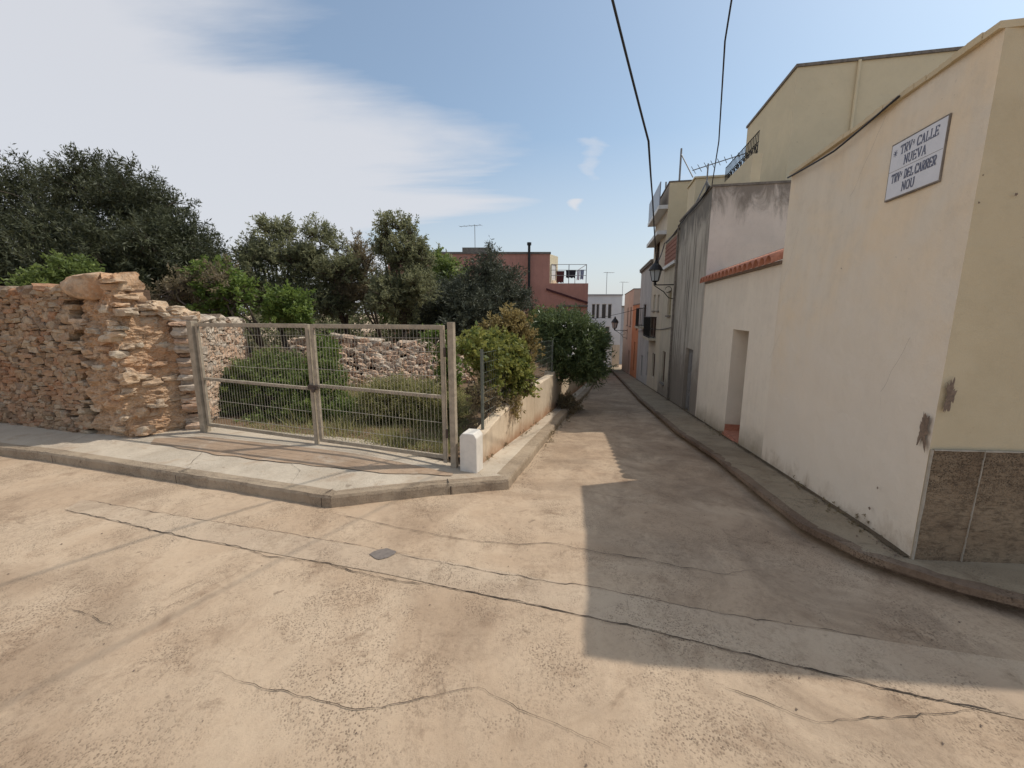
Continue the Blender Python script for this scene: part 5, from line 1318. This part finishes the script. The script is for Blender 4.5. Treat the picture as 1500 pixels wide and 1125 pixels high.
tree('bright_shrub', 'yellow green leafy shrub above the left end of the gate', (-6.3, 11.0, .1), bl(10.8, [(318, 430, 24, 30, .5, 0), (342, 440, 20, 22, .5, -.2), (305, 400, 14, 16, .4, .1), (330, 400, 14, 14, .4, .1)]), 4200, .10, .05, M['bright'], 24, .06, 'shrub', twigs=160, clump=6)
tree('scrub_tree', 'open topped green tree above the left gate leaf', (-8.4, 15.2, 0), bl(14.6, [(392, 336, 13, 22, .5, 0), (408, 345, 12, 18, .5, .3), (425, 345, 11, 18, .5, .3), (375, 358, 14, 18, .5, .3), (370, 385, 22, 26, .9, -.2), (400, 380, 38, 26, 1.1, 0), (375, 430, 40, 34, 1.1, -.3), (435, 385, 26, 30, 1.0, 0), (420, 440, 40, 30, 1.0, -.3)]), 40000, .095, .031, M['scrub'], 25, .11, twigs=500, shell=1.7, upb=1.0, clump=6, tr=.014)
tree('scrub_tree', 'narrower green tree over the gate\'s middle stile', (-6.0, 15.4, 0), bl(14.8, [(462, 345, 10, 18, .5, 0), (478, 342, 9, 16, .5, .2), (492, 362, 12, 16, .5, .2), (460, 385, 30, 26, 1.0, 0), (496, 398, 24, 28, 1.0, 0), (470, 438, 40, 34, 1.0, 0)]), 30000, .095, .031, M['scrub'], 26, .10, twigs=460, shell=1.7, upb=1.0, clump=6, tr=.014)
tree('bare_shrub', 'brown thin leaved scrubby tree between the two green trees', (-4.9, 16.0, 0), bl(15.6, [(520, 372, 14, 22, .7, 0), (536, 388, 20, 28, .8, 0), (515, 430, 28, 34, .9, 0), (552, 430, 28, 34, .9, 0)]), 14000, .09, .03, M['brownscrub'], 27, .09, 'shrub', twigs=620, twigmat='twig', shell=1.7, upb=1.0, clump=5, tr=.012)
tree('scrub_tree', 'tall airy green tree in front of the red house', (-3.9, 15.4, 0), bl(14.6, [(567, 335, 12, 16, .5, 0), (582, 332, 14, 16, .5, 0), (600, 345, 14, 18, .5, 0), (612, 362, 12, 14, .5, 0), (560, 362, 16, 22, .6, .2), (585, 380, 34, 30, 1.0, 0), (612, 415, 26, 34, 1.0, 0), (578, 438, 44, 34, 1.1, 0)]), 40000, .09, .031, M['scrub'], 28, .12, twigs=520, shell=1.7, upb=.8, clump=6, tr=.014)
tree('grey_green_tree', 'dense dark grey green tree with pointed top before the red house', (-.8, 18.0, 0), bl(17, [(716, 392, 16, 18, .9, 0), (723, 370, 7, 11, .3, 0), (700, 412, 30, 24, 1.3, 0), (740, 418, 26, 22, 1.3, 0), (665, 442, 40, 30, 1.5, 0), (720, 445, 50, 32, 1.7, -.3), (760, 447, 24, 24, 1.3, 0), (690, 480, 62, 30, 1.6, -.5), (640, 455, 30, 30, 1.3, 0)]), 66000, .13, .03, M['blueleaf'], 29, .2, twigs=120, shell=2.4, clump=8)
tree('dark_tree', 'round leaved dark tree peeping over beside the left end of the red house', (-3.2, 19.6, 0), bl(19, [(640, 388, 20, 12, .9, 0), (655, 402, 20, 14, .9, 0), (625, 420, 30, 28, 1.2, 0), (605, 450, 40, 40, 1.2, 0)]), 15000, .16, .08, M['bush'], 30, .14, twigs=80, clump=6)
tree('dark_tree', 'low dark green tree at the foot of the red house terrace', (3.0, 19.0, 0), bl(18, [(795, 470, 22, 12, .9, 0), (820, 478, 20, 10, .9, 0), (790, 488, 30, 18, 1.0, 0)]), 10000, .14, .05, M['bush'], 31, .12, twigs=60, clump=6)
tree('round_bush', 'small green shrub just above the left part of the stone wall', (-8.6, 9.6, .1), bl(9.6, [(95, 402, 26, 16, .5, 0), (120, 412, 22, 12, .4, 0), (70, 415, 20, 12, .4, 0)]), 6000, .09, .04, M['bush'], 40, .05, 'bush', twigs=60, clump=6)
# shrubs in the lot
tree('round_bush', 'dense dark green bush filling the left gate leaf', (-4.2, 8.0, .1), bl(8.0, [(385, 540, 36, 24, .4, .5), (425, 548, 32, 26, .4, .4), (350, 560, 26, 24, .4, .5), (340, 590, 30, 34, .4, .2), (385, 575, 44, 40, .5, .2), (435, 585, 40, 44, .5, 0), (365, 560, 32, 26, .4, .4), (330, 615, 22, 22, .3, .1), (480, 600, 38, 38, .5, -.1), (420, 625, 60, 24, .4, -.2), (515, 615, 30, 28, .4, -.3), (350, 632, 44, 16, .3, -.1), (325, 580, 18, 40, .3, .3), (400, 640, 50, 12, .2, -.3), (470, 550, 30, 22, .4, .2)]), 72000, .06, .026, M['bush'], 41, .05, 'bush', twigs=160, minz=.08, clump=7)
tree('round_bush', 'reddish topped bush against the inner stone wall behind the gate', (-5.0, 9.0, .1), bl(9, [(400, 530, 34, 16, .5, 0), (435, 538, 24, 18, .5, 0), (375, 545, 20, 14, .4, 0)]), 9000, .055, .03, M['brownscrub'], 42, .05, 'bush', twigs=80, minz=.08, clump=6)
tree('climber_bush', 'bright leafed bush rising above the gate\'s middle stile', (-4.6, 11.2, .1), bl(11, [(425, 446, 24, 18, .5, 0), (405, 462, 20, 12, .4, 0), (438, 466, 18, 16, .4, 0), (475, 520, 16, 24, .4, 0)]), 6500, .09, .05, M['bright'], 43, .05, 'bush', twigs=60, clump=5)
tree('round_bush', 'grassy green bush low behind the right gate leaf', (-2.2, 7.9, .1), bl(7.4, [(560, 604, 42, 28, .4, 0), (610, 596, 42, 32, .4, .1), (530, 630, 24, 20, .3, 0), (640, 610, 22, 30, .4, 0)]), 30000, .09, .013, M['grass'], 44, .03, 'bush', twigs=60, upb=1.4, minz=.08, clump=5)
tree('climber_bush', 'yellow green bush at the top right corner of the gate\'s right leaf', (-1.4, 11.0, .1), bl(10.8, [(640, 498, 16, 12, .4, 0), (652, 520, 14, 22, .4, 0), (655, 550, 16, 20, .4, 0)]), 3600, .08, .04, M['bright'], 45, .04, 'bush', twigs=60, clump=5)
# vine on the wire fence
tree('fence_vine', 'bright yellowing climber over the wire fence right of the gate', (lwp(1.2, .25).x, lwp(1.2, .25).y, .0), bl(7.4, [(700, 508, 22, 12, .3, -.7), (722, 525, 24, 24, .4, -.2), (748, 530, 22, 28, .4, .2), (738, 556, 28, 22, .3, -.1), (715, 545, 14, 22, .25, -.6), (760, 556, 16, 18, .3, .3), (690, 515, 12, 12, .2, -.9)]), 13000, .075, .045, M['vine'], 51, .025, 'climber', 'plants along the low wall', twigs=320, shell=1.8, twigmat='twig', minz=.35, clump=7, tr=.006)
tree('fence_vine', 'ochre dry topped climber rising highest over the wire fence', (lwp(3.0, .3).x, lwp(3.0, .3).y, .0), bl(8.6, [(745, 474, 16, 14, .4, 0), (758, 484, 18, 18, .4, 0), (722, 484, 16, 12, .35, -.2), (735, 500, 26, 20, .4, 0), (770, 520, 14, 30, .35, .1), (765, 548, 14, 18, .3, .1)]), 11500, .07, .035, M['vineo'], 52, .025, 'climber', 'plants along the low wall', twigs=300, shell=1.8, twigmat='twig', minz=.4, clump=7, tr=.006)
tree('dead_vine', 'tangle of dry brown stems and dead leaves at the foot of the wire fence', (lwp(.9, .3).x, lwp(.9, .3).y, .0), bl(7.0, [(700, 580, 12, 30, .25, -.5), (715, 585, 18, 22, .25, -.3), (735, 580, 20, 14, .2, .1), (760, 565, 18, 10, .2, .6)]), 2600, .05, .025, M['brownscrub'], 54, .015, 'climber', 'plants along the low wall', twigs=500, shell=1.6, twigmat='twig', minz=.3, clump=5, tr=.005)
ol = tree('oleander', 'large dark glossy oleander with pale flowers leaning over the lane', (1.4, 13.2, -.6), bl(12.6, [(810, 476, 20, 14, .7, 0), (835, 478, 20, 14, .7, 0), (858, 496, 17, 18, .7, -.2), (820, 506, 32, 28, .9, -.2), (858, 518, 25, 24, .7, -.4), (800, 500, 16, 26, .7, 0), (835, 540, 28, 14, .5, -.5), (874, 508, 14, 18, .5, -.3), (868, 540, 14, 12, .4, -.4)]), 52000, .12, .026, M['oleander'], 53, .08, 'shrub', 'plants along the low wall', twigs=120, shell=2.3, cl=20, clump=8)
leaf_cloud('flowers', bl(12.4, [(835, 498, 34, 28, .9, -.3)]), 66, .05, .04, M['flower'], ol, 77, 3, .3, 9)
# small weeds spilling over the low wall, and dry leaves at its foot
tree('wall_weed', 'small dry weed hanging over the near section of the low wall', (lwp(1.9, -.02).x, lwp(1.9, -.02).y, .42), [(lwp(1.9, -.03).x, lwp(1.9, -.03).y, .45, .1, .16, .07)], 500, .06, .02, M['vineo'], 61, .006, 'weed', 'plants along the low wall', twigs=20, twigmat='twig', tr=.003)
tree('wall_weed', 'clump of weeds at the far foot of the low wall beside the lane', (1.45, 11.9, -.8), [(1.5, 11.9, -.62, .3, .5, .18), (1.75, 12.6, -.7, .25, .5, .16)], 3500, .09, .03, M['brownscrub'], 62, .01, 'weed', 'plants along the low wall', twigs=40, twigmat='twig', tr=.004)
g_ = random.Random(4); tb = []
for k in range(40):
    q = WP(.3 + 15 * g_.random(), 0, .03 + .03 * g_.random()); h_ = g_.uniform(.012, .05); tb.append((q.x, q.y, gz(q.x, q.y) + SW + h_ * .5, .06 + .12 * g_.random(), .05 + .2 * g_.random(), h_))
o, cc = leaf_cloud('moss_tufts', tb, 4500, .016, .007, M['brownscrub'], None, 91, 20, .4, 2.0)
tag(o, 'dusty tufts and moss along the foot of the right hand walls', 'weeds', kind='stuff')
tb = []
for k in range(26):
    q = kL_lane[1].lerp(kL_lane[3], g_.random()); tb.append((q.x + .04, q.y, gz(q.x, q.y) + .02, .05, .12, .03))
for k in range(14):
    q = lwp(.4 + g_.random() * LWL, -.03); tb.append((q.x, q.y, gz(q.x, q.y) + SW + .02, .03, .10, .03))
o, cc = leaf_cloud('gutter_weeds', tb, 2600, .03, .010, M['brownscrub'], None, 92, 20, .4, 2.0)
tag(o, 'small dry weeds in the gutter along the left kerb', 'weeds', kind='stuff')
# background thicket closing the lot
bl_ = []
for k in range(13): bl_.append((-24 + k * 1.9, 21 + rnd.uniform(-1, 1), 1.9 + rnd.uniform(-.3, .5), 1.6, 1.3, 2.2))
for k in range(12): bl_.append((-13.5 + k * 1.15, 17.2 + rnd.uniform(-.4, .4), .9 + rnd.uniform(-.2, .3), 1.0, .7, 1.1))
o, cc = leaf_cloud('thicket', clumps(bl_, 7, 3), 110000, .15, .06, M['scrub'], None, 71, 26, .5, 2.6, minz=0)
tag(o, 'mass of dark scrub closing the back of the lot', 'thicket', kind='stuff')
# grass and weeds on the lot floor
g = np.random.default_rng(5); nb = 15000
t = .03 + .97 * g.random(nb) ** .7; d = g.random(nb) ** 1.1 * 5.0 + .25
px_ = gl_.x + gdir.x * GL * (.04 + .94 * t) - gn.x * 0 + d * .05; py_ = gl_.y + gdir.y * GL * t + d
hh = .05 + .34 * g.random(nb) ** 1.6 * (.25 + .9 * np.clip(np.sin(px_ * 4.1 + py_ * 2.0) * np.cos(py_ * 3.3 - px_), 0, 1)) ; a = g.random(nb) * 6.283; w = .006 + .006 * g.random(nb)
base = np.stack([px_, py_, np.full(nb, .08)], 1); side = np.stack([np.cos(a), np.sin(a), np.zeros(nb)], 1) * w[:, None]; lean = g.normal(size=(nb, 3)) * .10; lean[:, 2] = hh
v = np.stack([base - side, base + side, base + lean * .6 + side * .6, base + lean], 1).reshape(-1, 3)
m = bpy.data.meshes.new('grass'); m.vertices.add(nb * 4); m.vertices.foreach_set('co', v.ravel().astype(np.float32)); m.loops.add(nb * 4); m.loops.foreach_set('vertex_index', np.arange(nb * 4, dtype=np.int32))
m.polygons.add(nb); m.polygons.foreach_set('loop_start', np.arange(0, nb * 4, 4, dtype=np.int32)); m.update(calc_edges=True)
at = m.attributes.new('tone', 'FLOAT', 'FACE'); at.data.foreach_set('value', g.random(nb).astype(np.float32)); m.materials.append(M['grass'])
o = bpy.data.objects.new('grass', m); COL.objects.link(o); tag(o, 'dry grass and weeds on the lot floor behind the gate', 'grass', kind='stuff')
# grit and dry leaves on the road and at the kerbs
g = np.random.default_rng(9); pts = []
mb = MB(); rg = random.Random(3)
for k in range(900):
    if rg.random() < .55:
        i = rg.random() * (len(kL_lane) - 2); a = kL_lane[int(i)].lerp(kL_lane[int(i) + 1], i % 1); x, y = a.x + abs(rg.gauss(0, .12)) + .03, a.y
    elif rg.random() < .6:
        s = rg.random() ** 1.5 * 14; q = WP(s, 0, .03 + abs(rg.gauss(0, .05))); x, y = q.x, q.y
        z = gz(x, y) + SW; r_ = rg.uniform(.004, .012)
        mb.add([(x - r_, y - r_, z + .002), (x + r_, y - r_ * .5, z + .004), (x + r_ * .3, y + r_, z + .003), (x, y, z + r_)], [(0, 1, 3), (1, 2, 3), (2, 0, 3)]); continue
    else: x, y = rg.uniform(-6, 3.2), rg.uniform(1.2, 4.2)
    z = gz(x, y); r_ = rg.uniform(.003, .009)
    mb.add([(x - r_, y - r_, z + .004), (x + r_, y - r_ * .5, z + .006), (x + r_ * .3, y + r_, z + .005), (x, y, z + r_ + .003)], [(0, 1, 3), (1, 2, 3), (2, 0, 3)])
tag(mb.build('grit', M['chip']), 'grit and dry crumbs scattered over road and kerbs', 'grit', kind='stuff')
